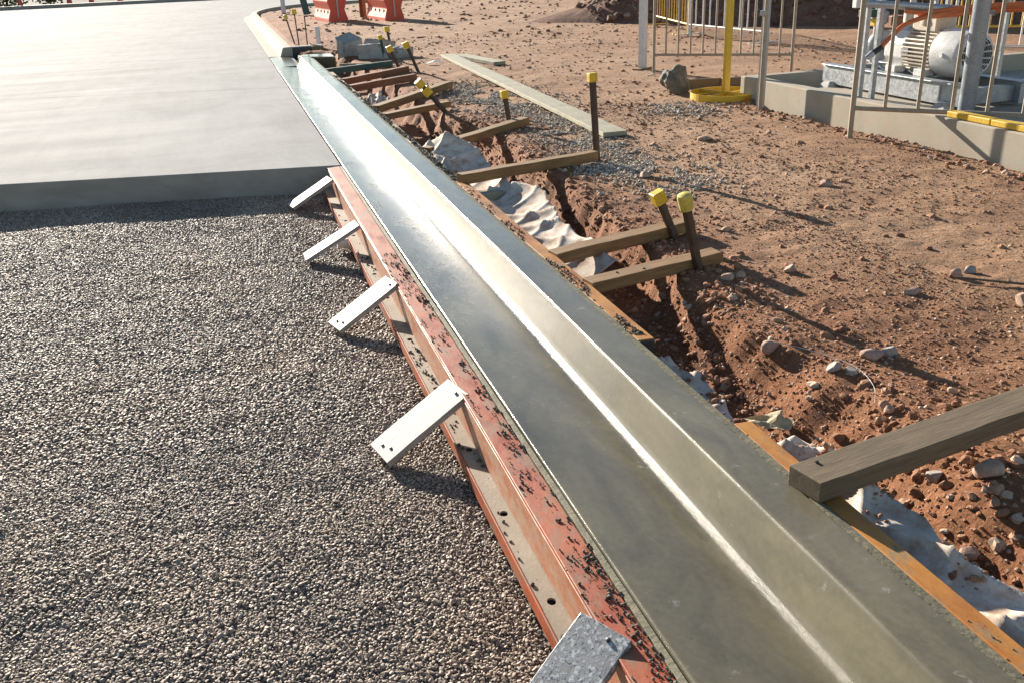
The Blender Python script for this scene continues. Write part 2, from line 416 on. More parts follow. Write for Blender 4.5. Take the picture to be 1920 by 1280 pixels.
def scatter(name, P, scl, mat, seed=0, flat=(1, 1, .62), subdiv=1, rough=.9, tilt=.45):
    """loose pieces as instances on given points"""
    me = bpy.data.meshes.new(name); P = np.asarray(P, np.float32)
    me.vertices.add(len(P)); me.vertices.foreach_set('co', P.ravel())
    at = me.attributes.new('scl', 'FLOAT', 'POINT'); at.data.foreach_set('value', np.asarray(scl, np.float32))
    me.materials.append(MATS[mat])
    o = bpy.data.objects.new(name, me); COL.objects.link(o)
    g = bpy.data.node_groups.new(name+'_nodes', 'GeometryNodeTree')
    g.interface.new_socket('Geometry', in_out='INPUT', socket_type='NodeSocketGeometry')
    g.interface.new_socket('Geometry', in_out='OUTPUT', socket_type='NodeSocketGeometry')
    N = g.nodes.new; L = g.links.new
    gi = N('NodeGroupInput'); go = N('NodeGroupOutput'); join = N('GeometryNodeJoinGeometry')
    for k in range(5):
        ico = N('GeometryNodeMeshIcoSphere'); ico.inputs['Radius'].default_value = .5; ico.inputs['Subdivisions'].default_value = subdiv
        pos = N('GeometryNodeInputPosition'); add = N('ShaderNodeVectorMath'); add.operation = 'ADD'
        add.inputs[1].default_value = (seed*3.7+k*7.1, k*5.3, -k*2.9); L(pos.outputs[0], add.inputs[0])
        no = N('ShaderNodeTexNoise'); no.inputs['Scale'].default_value = 1.7; no.inputs['Detail'].default_value = 2; L(add.outputs[0], no.inputs['Vector'])
        sub = N('ShaderNodeVectorMath'); sub.operation = 'SUBTRACT'; sub.inputs[1].default_value = (.5, .5, .5); L(no.outputs['Color'], sub.inputs[0])
        sc = N('ShaderNodeVectorMath'); sc.operation = 'SCALE'; sc.inputs['Scale'].default_value = rough; L(sub.outputs[0], sc.inputs[0])
        sp = N('GeometryNodeSetPosition'); L(ico.outputs[0], sp.inputs['Geometry']); L(sc.outputs[0], sp.inputs['Offset'])
        tr = N('GeometryNodeTransform'); tr.inputs['Scale'].default_value = flat; L(sp.outputs[0], tr.inputs['Geometry'])
        sm = N('GeometryNodeSetMaterial'); sm.inputs['Material'].default_value = MATS[mat]; L(tr.outputs[0], sm.inputs['Geometry'])
        gti = N('GeometryNodeGeometryToInstance'); L(sm.outputs[0], gti.inputs[0]); L(gti.outputs[0], join.inputs[0])
    iop = N('GeometryNodeInstanceOnPoints'); L(gi.outputs[0], iop.inputs['Points']); L(join.outputs[0], iop.inputs['Instance'])
    iop.inputs['Pick Instance'].default_value = True
    ri = N('FunctionNodeRandomValue'); ri.data_type = 'INT'; ri.inputs[4].default_value = 0; ri.inputs[5].default_value = 4; ri.inputs['Seed'].default_value = seed+3
    L(ri.outputs[2], iop.inputs['Instance Index'])
    rv = N('FunctionNodeRandomValue'); rv.data_type = 'FLOAT_VECTOR'; rv.inputs[0].default_value = (-tilt, -tilt, 0); rv.inputs[1].default_value = (tilt, tilt, 6.283); rv.inputs['Seed'].default_value = seed
    L(rv.outputs[0], iop.inputs['Rotation'])
    na = N('GeometryNodeInputNamedAttribute'); na.data_type = 'FLOAT'; na.inputs['Name'].default_value = 'scl'
    L(na.outputs[0], iop.inputs['Scale']); L(iop.outputs[0], go.inputs[0])
    md = o.modifiers.new('scatter', 'NODES'); md.node_group = g
    return o

# ================================================================== SETTING
# ---- terrain height
EY = [-5, 0, 1.2, 2.0, 2.7, 3.2, 3.7, 4.2, 5.0, 5.8, 6.6, 7.3, 8.2, 9.0, 10, 12, 14, 16, 17.2, 18.0, 60]
EX = [.92, .92, .93, .95, .95, .97, 1.02, 1.14, 1.20, 1.22, 1.27, 1.35, 1.40, 1.25, 1.15, 1.10, 1.10, 1.05, .95, .42, .42]
WY = [-5, 2.6, 3.3, 4.0, 8.5, 10, 60]
WX = [.36, .34, .22, .15, .16, .22, .22]
def height(x, y):
    x = np.asarray(x, float); y = np.asarray(y, float)
    g = .055 + .055*fbm(x*.5, y*.5, 3, 5) + .030*fbm(x*2.2, y*2.2, 4, 21)
    g = g + .022*fbm(x*7, y*7, 4, 31)*np.clip(1.6-(x-.9)*.3, .35, 1.6)
    e = np.interp(y, EY, EX) + .09*fbm(x*0+3.1, y*2.3, 3, 77)*2*np.clip((18-y)/2, 0, 1) + .05*fbm(x*6, y*6, 3, 12)
    w = np.interp(y, WY, WX)
    t = sstep((x-e)/w+.15)
    low = -.17 + .05*fbm(x*4, y*4, 4, 44)
    z = low*(1-t)+g*t
    # lip of loose soil along the trench
    z = z + .05*np.exp(-((x-e-w-.05)/.16)**2)*np.clip(fbm(x*1.3, y*1.3, 2, 9)+.35, 0, 1)*(y < 18)
    # under the road and kerb the soil lies low
    z = np.where(x < .5, np.minimum(z, np.where((y > 18.3) & (x > .42), .02, -.42)), z)
    el = ((x-3.6)/3.2)**2+((y-31.8)/6.45)**2
    z = np.where((y > 31.8) & (x > .2) & ~((el < 1) | ((x > 3.6) & (y < 38.3+.02*(x-3.6)))) & (y < 52.3), -.42, z)
    # footing of the pump bund: level
    inside = sstep((x-4.35)/.1)*sstep((9.0-y)/.15)*(y > -4)*sstep((12-x)/1)
    z = z*(1-inside)+.0*inside
    return z
def heap_h(x, y):
    x = np.asarray(x, float); y = np.asarray(y, float)
    w = 1.1*fbm(x*.35, y*.35, 3, 60)
    d = ((x-8.5)*.8+(y-18.9)*.6)+w
    along = ((x-8.5)*.6-(y-18.9)*.8)
    hh = np.clip(d*.95, 0, 2.0)*sstep((along+4.5)/4)*sstep((24-along)/8)*sstep((12-d)/5)
    return height(x, y)-.05+hh*(1+.4*fbm(x*.9, y*.9, 4, 61))+np.clip(hh*2, 0, 1)*(.35*fbm(x*2, y*2, 5, 62))+.05*np.clip(hh*20, 0, 1)
def axis(*segs):
    out = []
    for a, b, s0, s1 in segs:
        v = a; L = b-a
        while v < b-1e-6:
            out.append(v); v += s0+(s1-s0)*(v-a)/L
    out.append(segs[-1][1]); return np.array(out)
gx = axis((-160, -2, 20, 4), (-2, .5, .6, .1), (.5, .56, .03, .02), (.56, 2.6, .015, .018), (2.6, 6, .02, .06), (6, 16, .08, .25), (16, 180, .5, 25))
gy = axis((-25, .6, 6, .1), (.6, 4.5, .015, .016), (4.5, 10, .016, .035), (10, 20, .04, .12), (20, 50, .14, .6), (50, 260, 1, 25))
XX, YY = np.meshgrid(gx, gy)
ZZ = height(XX, YY)
gm = npmesh('ground', np.stack([XX, YY, ZZ], -1).reshape(-1, 3), gridfaces(len(gx), len(gy)))
ground = link('ground', gm, 'earth'); tag(ground, 'red brown earth of the building site with a trench beside the kerb', None, kind='structure')

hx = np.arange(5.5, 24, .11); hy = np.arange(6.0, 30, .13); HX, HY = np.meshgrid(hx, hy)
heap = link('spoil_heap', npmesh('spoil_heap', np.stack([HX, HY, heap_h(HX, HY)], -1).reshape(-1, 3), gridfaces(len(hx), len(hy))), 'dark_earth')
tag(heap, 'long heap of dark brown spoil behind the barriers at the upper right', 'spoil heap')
# ---- road slab (panels between sawn joints)
def edge_y(x): return 7.842-.217*x
slab = bpy.data.objects.new('road', None); COL.objects.link(slab); tag(slab, 'pale concrete road slab', kind='structure')
jl = [(7.842, -.217), (13.49, -.30), (18.6, -.32), (24.2, -.33), (33.5, -.25), (44.0, -.15), (51.9, -.15)]
xr, xl = -.012, -60.0
for i in range(len(jl)-1):
    (a0, s0), (a1, s1) = jl[i], jl[i+1]
    g = .003 if i else 0
    nx = 60
    xs = xr+(xl-xr)*(np.linspace(0, 1, nx)**2)
    b = MB(); top0 = [(x, min(a0+s0*x, 52.5)+g, -.008) for x in xs]; top1 = [(x, max(min(a1+s1*x, 52.5)-.003, a0+s0*x if a0+s0*x < 52.5 else 52.4), -.008) for x in xs]
    # front edge with small irregular arris
    vs = []; 
    for (p, q) in zip(top0, top1):
        r_ = rng.uniform(0, .004) if i == 0 else 0
        vs += [(p[0], p[1], -.30), (p[0], p[1], p[2]-.006-r_), (p[0], p[1]+.006+r_, p[2]), q, (q[0], q[1], -.30)]
    fs = []; mi = []
    for j in range(nx-1):
        for k in range(4):
            fs.append((j*5+k, j*5+k+1, (j+1)*5+k+1, (j+1)*5+k)); mi.append(0 if k == 2 else 1)
    fs.append((0, 1, 2, 3, 4)); mi.append(1)
    me = bpy.data.meshes.new('slab_panel'); me.from_pydata(vs, [], fs)
    me.materials.append(MATS['slab_concrete']); me.materials.append(MATS['slab_side'])
    me.polygons.foreach_set('material_index', mi)
    bm = bmesh.new(); bm.from_mesh(me); bmesh.ops.recalc_face_normals(bm, faces=bm.faces); bm.to_mesh(me); bm.free()
    o = link('slab_panel', me, None, slab)

bxs = np.linspace(-.010, 26, 40)
me = bpy.data.meshes.new('slab_panel'); me.from_pydata([(x, 30.5, -.012) for x in bxs]+[(x, 52.0, -.012) for x in bxs], [], [(i, i+1, 41+i, 40+i) for i in range(39)])
link('slab_panel', me, 'slab_concrete', slab)
# ---- gravel bed
GZ = -.245
def gravel_h(x, y):
    return GZ + .030*fbm(x*1.6, y*1.6, 3, 3) + .02*fbm(x*.5, y*.5, 2, 8) + .012*fbm(x*7, y*7, 3, 13)
ax_ = axis((-9, -4, .5, .2), (-4, -.05, .1, .05)); ay_ = axis((-3, .8, .4, .1), (.8, 12, .07, .1))
A, B = np.meshgrid(ax_, ay_)
bed = link('gravel_bed', npmesh('gravel_bed', np.stack([A, B, gravel_h(A, B)-.004], -1).reshape(-1, 3), gridfaces(len(ax_), len(ay_))), 'gravel_base')
tag(bed, 'grey gravel sub base below the road slab', kind='structure')
pts = []; sc = []
def fill(x0, x1, y0, y1, sp, smin, smax, layer=0.0, keep=1.0):
    nx = int((x1-x0)/sp); ny = int((y1-y0)/sp)
    X, Y = np.meshgrid(np.arange(nx)*sp+x0, np.arange(ny)*sp+y0)
    X = X+nrng.uniform(-.55, .55, X.shape)*sp; Y = Y+nrng.uniform(-.55, .55, Y.shape)*sp
    X = X.ravel(); Y = Y.ravel()
    k = (Y < edge_y(X)-.006) & (X < -.19) & (nrng.random(X.shape) < keep)
    k &= (X > -1.25-.33*Y) | (nrng.random(X.shape) < .35)
    X = X[k]; Y = Y[k]
    s = smin+(smax-smin)*nrng.random(X.shape)**1.6
    Z = gravel_h(X, Y)+s*.10+layer*nrng.random(X.shape)-.0028*sstep((fbm(X*2.6, Y*2.6, 4, 71)-.02)*5)-.002*sstep((fbm(X*9, Y*9, 3, 72)-.05)*5)
    pts.append(np.stack([X, Y, Z], -1)); sc.append(s)
fill(-3.2, -.18, 1.0, 3.6, .0092, .006, .0165, .003)
fill(-3.2, -.18, 1.0, 4.4, .05, .014, .024, .005, .6)
fill(-3.9, -.18, 3.6, 8.9, .0130, .010, .022, .003)
fill(-6.0, -3.2, .6, 9.2, .030, .02, .036)
grav = scatter('gravel', np.concatenate(pts), np.concatenate(sc), 'aggregate', 2, (1.2, .85, .52), 1, .95, .42)
tag(grav, 'loose grey crushed stone covering the sub base', 'gravel', kind='stuff')

# ---- kerb and channel, freshly cast
def fillet(pts, rad, n=6):
    """round the inner corners of a polyline of (x,z,r)"""
    out = []
    for i, (x, z) in enumerate(pts):
        r = rad[i]
        if r <= 0 or i in (0, len(pts)-1): out.append((x, z)); continue
        p = Vector((x, z)); a = Vector(pts[i-1])-p; b = Vector(pts[i+1])-p
        la, lb = a.length, b.length; a.normalize(); b.normalize()
        ang = a.angle(b); t = min(r/math.tan(ang/2), la*.48, lb*.48)
        p0 = p+a*t; p1 = p+b*t
        for k in range(n+1):
            u = k/n
            q = p0*(1-u)**2+p*2*u*(1-u)+p1*u*u
            out.append((q.x, q.y))
    return out
def resample(pr, mx):
    out = [pr[0]]
    for a, b in zip(pr[:-1], pr[1:]):
        L = math.hypot(b[0]-a[0], b[1]-a[1]); n = max(1, math.ceil(L/mx))
        if L < 1e-5: continue
        out += [(a[0]+(b[0]-a[0])*k/n, a[1]+(b[1]-a[1])*k/n) for k in range(1, n+1)]
    return out
KP = resample(fillet([(0.0, -.2), (0.0, 0.0), (.362, -.034), (.432, .132), (.578, .134), (.578, -.2)], [0, .014, .060, .022, .007, 0], 8), .02)
def kerb_mesh(y0, y1, prof, step=.06, amp=.0014, seed=3):
    n = int((y1-y0)/step); y = np.linspace(y0, y1, n+1); m = len(prof)
    px = np.array([p[0] for p in prof]); pz = np.array([p[1] for p in prof])
    al = np.concatenate([[0], np.cumsum(np.hypot(np.diff(px), np.diff(pz)))])
    Yg, U = np.meshgrid(y, al*12, indexing='ij')
    X = px[None, :]+amp*2*fbm(Yg*1.1, U*.15, 3, seed)*2
    Z = pz[None, :]+amp*2*fbm(Yg*1.3, U*.12, 3, seed+5)*2
    V = np.stack([X, Yg, Z], -1).reshape(-1, 3)
    return V, gridfaces(m, n+1)
V, F = kerb_mesh(.2, 16.45, KP)
kerb = thing('kerb', 'freshly trowelled wet grey concrete kerb and channel', 'kerb', (0, 0, 0))
kc = link('channel', npmesh('channel', V, F), 'wet_concrete', kerb)
md = kc.data
# flared transition at the far end where the new kerb meets the old one
tr = MB()
prof = [(.0, -.2), (.0, .001), (.33, -.004), (.36, .02), (.40, .133), (.98, .136), (.98, -.05), (.98, -.2)]
tr.add([(x, 17.55, z) for x, z in KP[:1]], [])
tb = MB(); tb.box((.001, 16.452, -.2), (.42, 18.32, -.012)); tb.build('channel_end', 'wet_concrete', kerb, bevel=.006)
tb = MB(); q = [(.44, 16.36), (.90, 16.02), (.96, 16.06), (.96, 16.62), (.50, 16.74), (.40, 16.60)]
tb.add([(x, y, -.1) for x, y in q]+[(x, y, .137) for x, y in q], [tuple(range(6))[::-1], tuple(range(6, 12))]+[(i, (i+1) % 6, 6+(i+1) % 6, 6+i) for i in range(6)])
tb.build('flared_top', 'wet_concrete', kerb, bevel=.006)

# ---- older kerb beyond
def sweep(name, path, prof, mat, parent=None, smooth=True):
    vs = []; fs = []; m = len(prof); n = len(path)
    for i, p in enumerate(path):
        a = Vector(path[max(i-1, 0)]); b = Vector(path[min(i+1, n-1)]); d = (b-a).normalized(); r_ = Vector((d.y, -d.x))
        for u, w in prof: vs.append((p[0]+r_.x*u, p[1]+r_.y*u, w))
    for i in range(n-1):
        for j in range(m-1): fs.append((i*m+j, i*m+j+1, (i+1)*m+j+1, (i+1)*m+j))
    fs.append(tuple(range(m))[::-1]); fs.append(tuple((n-1)*m+j for j in range(m)))
    b = MB(); b.add(vs, fs); return b.build(name, mat, parent, smooth=smooth)
path = [(0, y) for y in np.arange(18.325, 31.6, .6)]
cx_, cy_, rr_ = 3.6, 31.8, 3.6
path += [(cx_-rr_*math.cos(t), cy_+rr_*1.9*math.sin(t)) for t in np.linspace(0, R(86), 22)]
path += [(x, path[-1][1]+.02*(x-3.6)) for x in (5, 8, 14, 30)]
OP = fillet([(0, -.25), (0, -.004), (.21, -.014), (.27, .145), (.44, .15), (.44, -.25)], [0, .012, .03, .03, .02, 0], 4)
ok = thing('older_kerb', 'dry pale concrete kerb curving away to the right beyond the wet one', 'kerb', (0, 0, 0))
sweep('kerb_run', path, OP, 'kerb_concrete', ok)
tb = MB(); tb.box((.36, 18.42, -.1), (1.04, 18.62, .142)); tb.build('kerb_return', 'kerb_concrete', ok, bevel=.012)
tb = MB(); tb.box((.33, 18.36, -.12), (.80, 18.416, .135)); o = tb.build('stop_end_plate', 'dark_steel', None, bevel=.006)
tag(o, 'dark blue steel stop end plate closing off the older dry kerb', 'form plate')
tb = MB(); tb.box((.805, 18.35, -.12), (1.03, 18.412, .13)); o = tb.build('stop_end_board', 'brown_board', None, bevel=.004)
tag(o, 'short brown board next to the dark blue stop end plate', 'board')
o = beam('stop_end_board', 'plain brown board across the flared end of the wet kerb', 'board', (.62, 16.21, .128), (.96, 15.98, .128), .03, .22, 'brown_board')

# ---- far side of the road
fk = thing('far_kerb', 'grey kerb along the far side of the concrete road', 'kerb', (0, 0, 0))
sweep('kerb_run', [(-70, 55.6), (-40, 55.2), (-11, 54.0), (-4, 52.9), (3, 52.3), (20, 52.6)], [(.0, -.1), (.0, .14), (-.35, .15), (-.36, -.1)], 'slab_side', fk)
tb = MB(); tb.add([(-75, 53.0, -.02), (60, 52.9, -.02), (60, 140, .05), (-75, 140, .05)], [(0, 1, 2, 3)])
o = tb.build('far_road', 'asphalt'); tag(o, 'dark asphalt beyond the far kerb', kind='structure')

# ================================================================== FORMWORK
# ---- left steel form: web, top flange, drilled bottom flange
lf = thing('edge_form', 'red painted steel edge form with a drilled lower flange beside the gravel', 'form', (-.12, 0, -.22))
def strip(name, prof, y0, y1, mat, parent, seg=.25, amp=.0012, loc=(0, 0, 0), bev=.0025):
    b = MB(); n = int((y1-y0)/seg); b.prism(prof, y0, y1, n)
    b.v = [(x+amp*2*float(fbm(np.array(y*1.7), np.array(.3), 2, 5)), y, z) for x, y, z in b.v]
    return b.build(name, mat, parent, bevel=bev, loc=loc)
Y0, Y1 = .55, 7.83
strip('top_flange', [(-.004, .188), (.094, .196), (.094, .208), (-.004, .202)], Y0, Y1, 'red_form', lf)
strip('web', [(-.0045, .052), (.008, .052), (.008, .1880), (-.0048, .1865)], Y0, Y1-.01, 'web_form', lf)
# bottom flange with oval holes cut as real openings
def drilled(name, x0, x1, z0, z1, y0, y1, holes, rad, mat, parent):
    vs = []; fs = []
    ys = [y0]
    for h in holes: ys += [h-rad*1.8, h+rad*1.8]
    ys.append(y1)
    def rect(a, b): 
        n = len(vs); vs.extend([(x0, a, z1), (x1, a, z1), (x1, b, z1), (x0, b, z1), (x0, a, z0), (x1, a, z0), (x1, b, z0), (x0, b, z0)])
        fs.extend([(n, n+1, n+2, n+3), (n+7, n+6, n+5, n+4), (n, n+3, n+7, n+4), (n+1, n+5, n+6, n+2)])
    for i in range(0, len(ys), 2): rect(ys[i], ys[i+1])
    xm = (x0+x1)/2
    for h in holes:
        a, b = h-rad*1.8, h+rad*1.8; n = len(vs); K = 16
        outer = []
        for k in range(K):
            t = 2*math.pi*k/K; c, s_ = math.cos(t), math.sin(t); m_ = max(abs(c), abs(s_))
            outer.append((xm+c/m_*(x1-x0)/2, h+s_/m_*(b-a)/2))
        inner = [(xm+rad*.8*math.cos(2*math.pi*k/K), h+rad*math.sin(2*math.pi*k/K)) for k in range(K)]
        vs.extend([(x, y, z1) for x, y in outer]+[(x, y, z1) for x, y in inner]+[(x, y, z0) for x, y in inner]+[(x, y, z0) for x, y in outer])
        for k in range(K):
            k2 = (k+1) % K
            fs.append((n+k, n+k2, n+K+k2, n+K+k)); fs.append((n+K+k, n+K+k2, n+2*K+k2, n+2*K+k)); fs.append((n+2*K+k, n+2*K+k2, n+3*K+k2, n+3*K+k))
        
    b = MB(); b.add(vs, fs); return b.build(name, mat, parent)
drilled('bottom_flange', -.066, .006, .044, .0515, Y0, Y1-.12, [1.05, 1.55, 2.06, 2.55, 3.02, 3.6, 4.2, 4.85, 5.3, 5.62, 6.2, 6.62, 7.1], .017, 'form_ledge', lf)
strip('flange_lip', [(-.074, -.006), (-.066, -.006), (-.0665, .0515), (-.0745, .053)], Y0, Y1-.12, 'red_form', lf)
# timber strip between form and concrete
o = MB().prism([(-.0235, -.06), (-.0045, -.06), (-.0045, -.006), (-.0235, -.0085)], .55, 7.8, 40)
o.v = [(x+.0022*2*float(fbm(np.array(y*2.1), np.array(.7), 2, 8)), y, z+.003*float(fbm(np.array(y*5.1), np.array(.2), 2, 18))) for x, y, z in o.v]
o = o.build('edge_batten', 'cement_smear', None, bevel=.002); tag(o, 'thin cement stained batten between the red form and the wet channel', 'batten')

# ---- right forms
def form_box(name, label, y0, y1, x0, x1, z0, z1, mat):
    b = MB(); n = max(4, int((y1-y0)/.2))
    b.prism([(x0, z0), (x1, z0), (x1, z1), (x0, z1+.002)], y0, y1, n)
    b.v = [(x+.004*2*float(fbm(np.array(y*1.2), np.array(.1), 2, 3)), y, z+.003*float(fbm(np.array(y*2.2), np.array(.9), 2, 4))) for x, y, z in b.v]
    o = b.build(name, mat, None, bevel=.003); return tag(o, label, 'form')
form_box('edge_form', 'rusty orange form along the kerb back nearest the camera', .4, 2.37, .617, .682, .02, .120, 'orange_form')
form_box('edge_form', 'orange form with a dark open end, between the two braces and the fabric', 3.14, 6.22, .617, .690, .035, .118, 'orange_form')
form_box('edge_form', 'cement covered form along the back of the far half of the kerb', 6.235, 13.9, .617, .672, .03, .117, 'grey_form')
tb = MB(); tb.box((.620, 3.128, .038), (.687, 3.1385, .114)); o = tb.build('end_shade', 'black_rubber', None)  # black plate stands in for the shade inside the open form end
o.parent = [q for q in bpy.data.objects if q.get('label', '').startswith('orange form with')][0]
b = MB().prism([(.5795, -.1), (.615, -.1), (.615, .121), (.5795, .131)], .3, 16.1, 150)
b.v = [(x+.006*float(fbm(np.array(y*7.), np.array(x*9), 3, 2)), y, z+.008*float(fbm(np.array(y*9.), np.array(x*30), 3, 6))) for x, y, z in b.v]
o = b.build('cement_batten', 'cement_smear'); tag(o, 'cement smeared strip running along the back edge of the wet kerb', 'batten')

# ---- pale boards bracing the left form
lb = [((-.485, 3.18), (-.122, 3.27), .178, 'wide white bleached board bracing the red form, nearest whole one', 'board_white', 'bleached'),
      ((-.487, 4.62), (-.138, 4.70), .17, 'white bleached brace board third from the slab edge', 'board_white', ''),
      ((-.518, 5.94), (-.148, 5.95), .16, 'white bleached brace board second from the slab edge, beside the paper cup', 'board_white', ''),
      ((-.50, 7.36), (-.155, 7.42), .16, 'white bleached brace board nearest the slab edge', 'board_white', ''),
      ((-.52, 1.50), (-.118, 1.72), .165, 'grey slurry speckled brace board at the bottom edge of the photo', 'slurry_board', '')]
for (a, c, w, lab, m_, _) in lb:
    za = float(gravel_h(np.array(a[0]), np.array(a[1])))
    o = beam('brace_board', lab, 'brace', (a[0], a[1], za+.045), (c[0], c[1], -.012 if m_ != 'slurry_board' else .006), w, .026, m_, 'boards bracing the red form', nails=[(.035, .022), (-.03, -.03), (.05, -.03)], bev=.002, wob=.001)

# ---- timber braces behind the kerb
br = [((.575, 1.91, .197), (2.15, 2.16, .205), .122, .066, 'timber_grey', 'grey weathered timber brace nailed on the nearest orange form, cut off by the photo edge', [(.075, .03)]),
      ((.684, 3.875, .132), (1.475, 4.03, .142), .10, .06, 'timber_brown', 'timber brace with the round capped stake, nearer of the close pair', [(.18, .01), (.32, -.02)]),
      ((.684, 4.375, .132), (1.635, 4.64, .135), .10, .065, 'timber_brown', 'timber brace with the square capped stake, farther of the close pair', []),
      ((.645, 6.23, .178), (1.82, 6.58, .165), .085, .075, 'timber_brown', 'thick brown timber brace ending at the tallest yellow capped stake', []),
      ((.672, 7.54, .13), (1.87, 8.50, .145), .10, .07, 'timber_brown', 'long timber brace with the short yellow capped stake near its end', []),
      ((.672, 9.55, .13), (1.45, 9.93, .15), .10, .065, 'timber_brown', 'pale brown timber brace pinned by the stake leaning towards the kerb', []),
      ((.672, 10.15, .13), (1.83, 11.48, .16), .11, .08, 'timber_brown', 'brown timber brace next beyond the leaning stake', []),
      ((.672, 12.1, .13), (1.62, 12.55, .16), .07, .09, 'timber_red', 'reddish timber brace lying below the far stakes', []),
      ((.672, 12.85, .13), (1.72, 13.65, .15), .09, .085, 'timber_red', 'dark reddish timber brace just before the green board', []),
      ((.60, 14.25, .13), (1.68, 14.68, .14), .07, .09, 'timber_green', 'dark green painted board bracing the far end of the kerb', [])]
for p0, p1, w, h, m_, lab, nl in br:
    beam('timber_brace', lab, 'brace', p0, p1, w, h, m_, 'timber braces behind the kerb', nails=nl)
beam('timber_block', 'short pale timber block under the thick brown brace', 'timber', (.70, 6.02, .07), (.93, 6.10, .06), .09, .06, 'plank_pale')
beam('timber_batten', 'thin pale batten lying before the concrete rubble', 'batten', (.95, 15.35, .08), (1.55, 15.05, .085), .035, .03, 'plank_pale')
beam('plank', 'long pale weathered plank lying on the earth', 'plank', (2.70, 15.2, .125), (2.385, 7.50, .115), .225, .04, 'plank_pale', nails=[])
beam('plank', 'short pale plank lying behind the end of the long plank', 'plank', (2.90, 15.05, .12), (3.12, 13.60, .12), .20, .05, 'plank_pale')

# ---- steel stakes with plastic caps
def stake(lab, base, top, cap, mat='stake_steel', capm='cap_yellow', w=.022, grp='capped steel stakes', csize=.033, ncap=1):
    base = Vector(base); top = Vector(top)
    t = thing('stake', lab, 'stake', base, 0, grp)
    d = top-base; m, L = frame_x((0, 0, 0), (d.x+1e-4, d.y, d.z))
    b = MB()
    prof = []
    for k in range(3):
        a = R(90+120*k); u = Vector((math.cos(a), math.sin(a))); s_ = Vector((-u.y, u.x))
        prof += [tuple(u*w*1.15-s_*w*.22)[:2], tuple(u*w*1.15+s_*w*.22)[:2], tuple((Vector((math.cos(a+R(60)), math.sin(a+R(60)))))*w*.34)[:2]]
    n = len(prof)
    for x in (-.22, L-.01): b.v += [tuple(m @ Vector((x, p[0], p[1]))) for p in prof]
    b.f += [(i, (i+1) % n, n+(i+1) % n, n+i) for i in range(n)]+[tuple(range(n))[::-1], tuple(range(n, 2*n))]
    b.build('shaft', mat, t)
    for kc_ in range(ncap if cap else 0):
        c = MB(); c_ = csize; L -= .105*kc_; c_ *= 1+.06*kc_
        if cap == 'square':
            mm = m @ Matrix.Translation((L, 0, 0)); c.box((-c_*1.5, -c_, -c_), (c_*.55, c_, c_), mm); c.build('cap', capm, t, bevel=c_*.16)
        else:
            mm = m @ Matrix.Translation((L, 0, 0))
            c.lathe([(-c_*1.7, c_*.95), (-c_*.3, c_*1.02), (c_*.2, c_*1.05), (c_*.5, c_*.95), (c_*.68, c_*.5)], 20, 'X', mm); c.build('cap', capm, t, smooth=True)
    return t
stake('stake with a faded round yellow cap at the nearest brace pair', (1.335, 3.93, .0), (1.205, 3.90, .475), 'round', capm='cap_yellow_faded', csize=.036)
stake('short leaning stake with a square yellow cap behind the round capped one', (1.50, 4.53, .02), (1.365, 4.53, .33), 'square', csize=.036)
stake('tall upright stake with a square yellow cap', (1.87, 6.66, .03), (1.83, 6.66, .725), 'square', w=.024)
stake('short stake with a yellow cap at the end of the long brace', (1.725, 8.53, .03), (1.678, 8.53, .385), 'square', csize=.036)
stake('stake leaning towards the kerb with a pair of stacked yellow caps', (1.40, 9.66, .0), (1.085, 9.66, .40), 'square', csize=.042, w=.026, ncap=2)
stake('stake with a yellow cap standing behind the one with stacked caps', (1.86, 13.5, .05), (1.70, 13.5, .47), 'square', csize=.045)
stake('lower yellow capped stake before the concrete rubble', (1.71, 14.24, .05), (1.585, 14.24, .37), 'square', csize=.045)
stake('tallest far stake with a yellow cap behind the rubble', (2.07, 16.84, .05), (2.01, 16.84, .48), 'square', csize=.045)
stake('green stake with a faded yellow cap beside the rubble', (1.76, 15.82, .05), (1.715, 15.82, .42), 'square', mat='stake_green', csize=.036)
stake('thin rod with a greenish cap behind the older kerb', (.62, 19.95, .05), (.50, 19.95, .62), 'round', capm='cap_yellow_faded', w=.014, csize=.04, grp='thin rods behind the older kerb')
stake('thin rod with an orange yellow cap behind the older kerb', (.66, 19.4, .05), (.64, 19.4, .74), 'square', w=.012, csize=.045, grp='thin rods behind the older kerb')
stake('thin bare rod without a cap behind the older kerb', (.79, 19.0, .05), (.80, 19.0, .66), None, w=.012, grp='thin rods behind the older kerb')
o = MB().lathe([(0, .045), (.38, .045), (.385, .05), (.41, .05), (.412, .042)], 20).build('pipe', 'pvc_white', smooth=True, loc=(1.0, 18.85, .04)); tag(o, 'short white plastic pipe standing behind the kerb end', 'pipe')

# ================================================================== FABRIC
def cloth(name, label, path, wfun, zfun, mat='geotextile', nu=22, seed=0, thick=.004):
    ys = path; V = []; n = len(ys)
    U = np.linspace(0, 1, nu)
    Yg, Ug = np.meshgrid(ys, U, indexing='ij')
    x0, x1 = wfun(Yg)
    X = x0+(x1-x0)*Ug
    Z = zfun(X, Yg, Ug)
    me = npmesh(name, np.stack([X, Yg, Z], -1).reshape(-1, 3), gridfaces(nu, n))
    o = link(name, me, mat); sm = o.modifiers.new('thickness', 'SOLIDIFY'); sm.thickness = thick; sm.offset = 1
    return tag(o, label, 'fabric')
def folds(X, Y, s, a=.035):
    ph = X*4.2+Y*2.4+2.2*fbm(X*1.8, Y*1.8, 2, s); c1 = np.abs(np.sin(math.pi*ph)); ph2 = X*2.2-Y*4.3+1.8*fbm(X*2, Y*2, 2, s+2); c2 = np.abs(np.sin(math.pi*ph2))
    return a*.9*(1-c1)**2.2+a*.5*(1-c2)**2.2+a*.9*fbm(X*2.5, Y*2.5, 2, s+4)+a*.25*fbm(X*9, Y*7, 2, s+6)
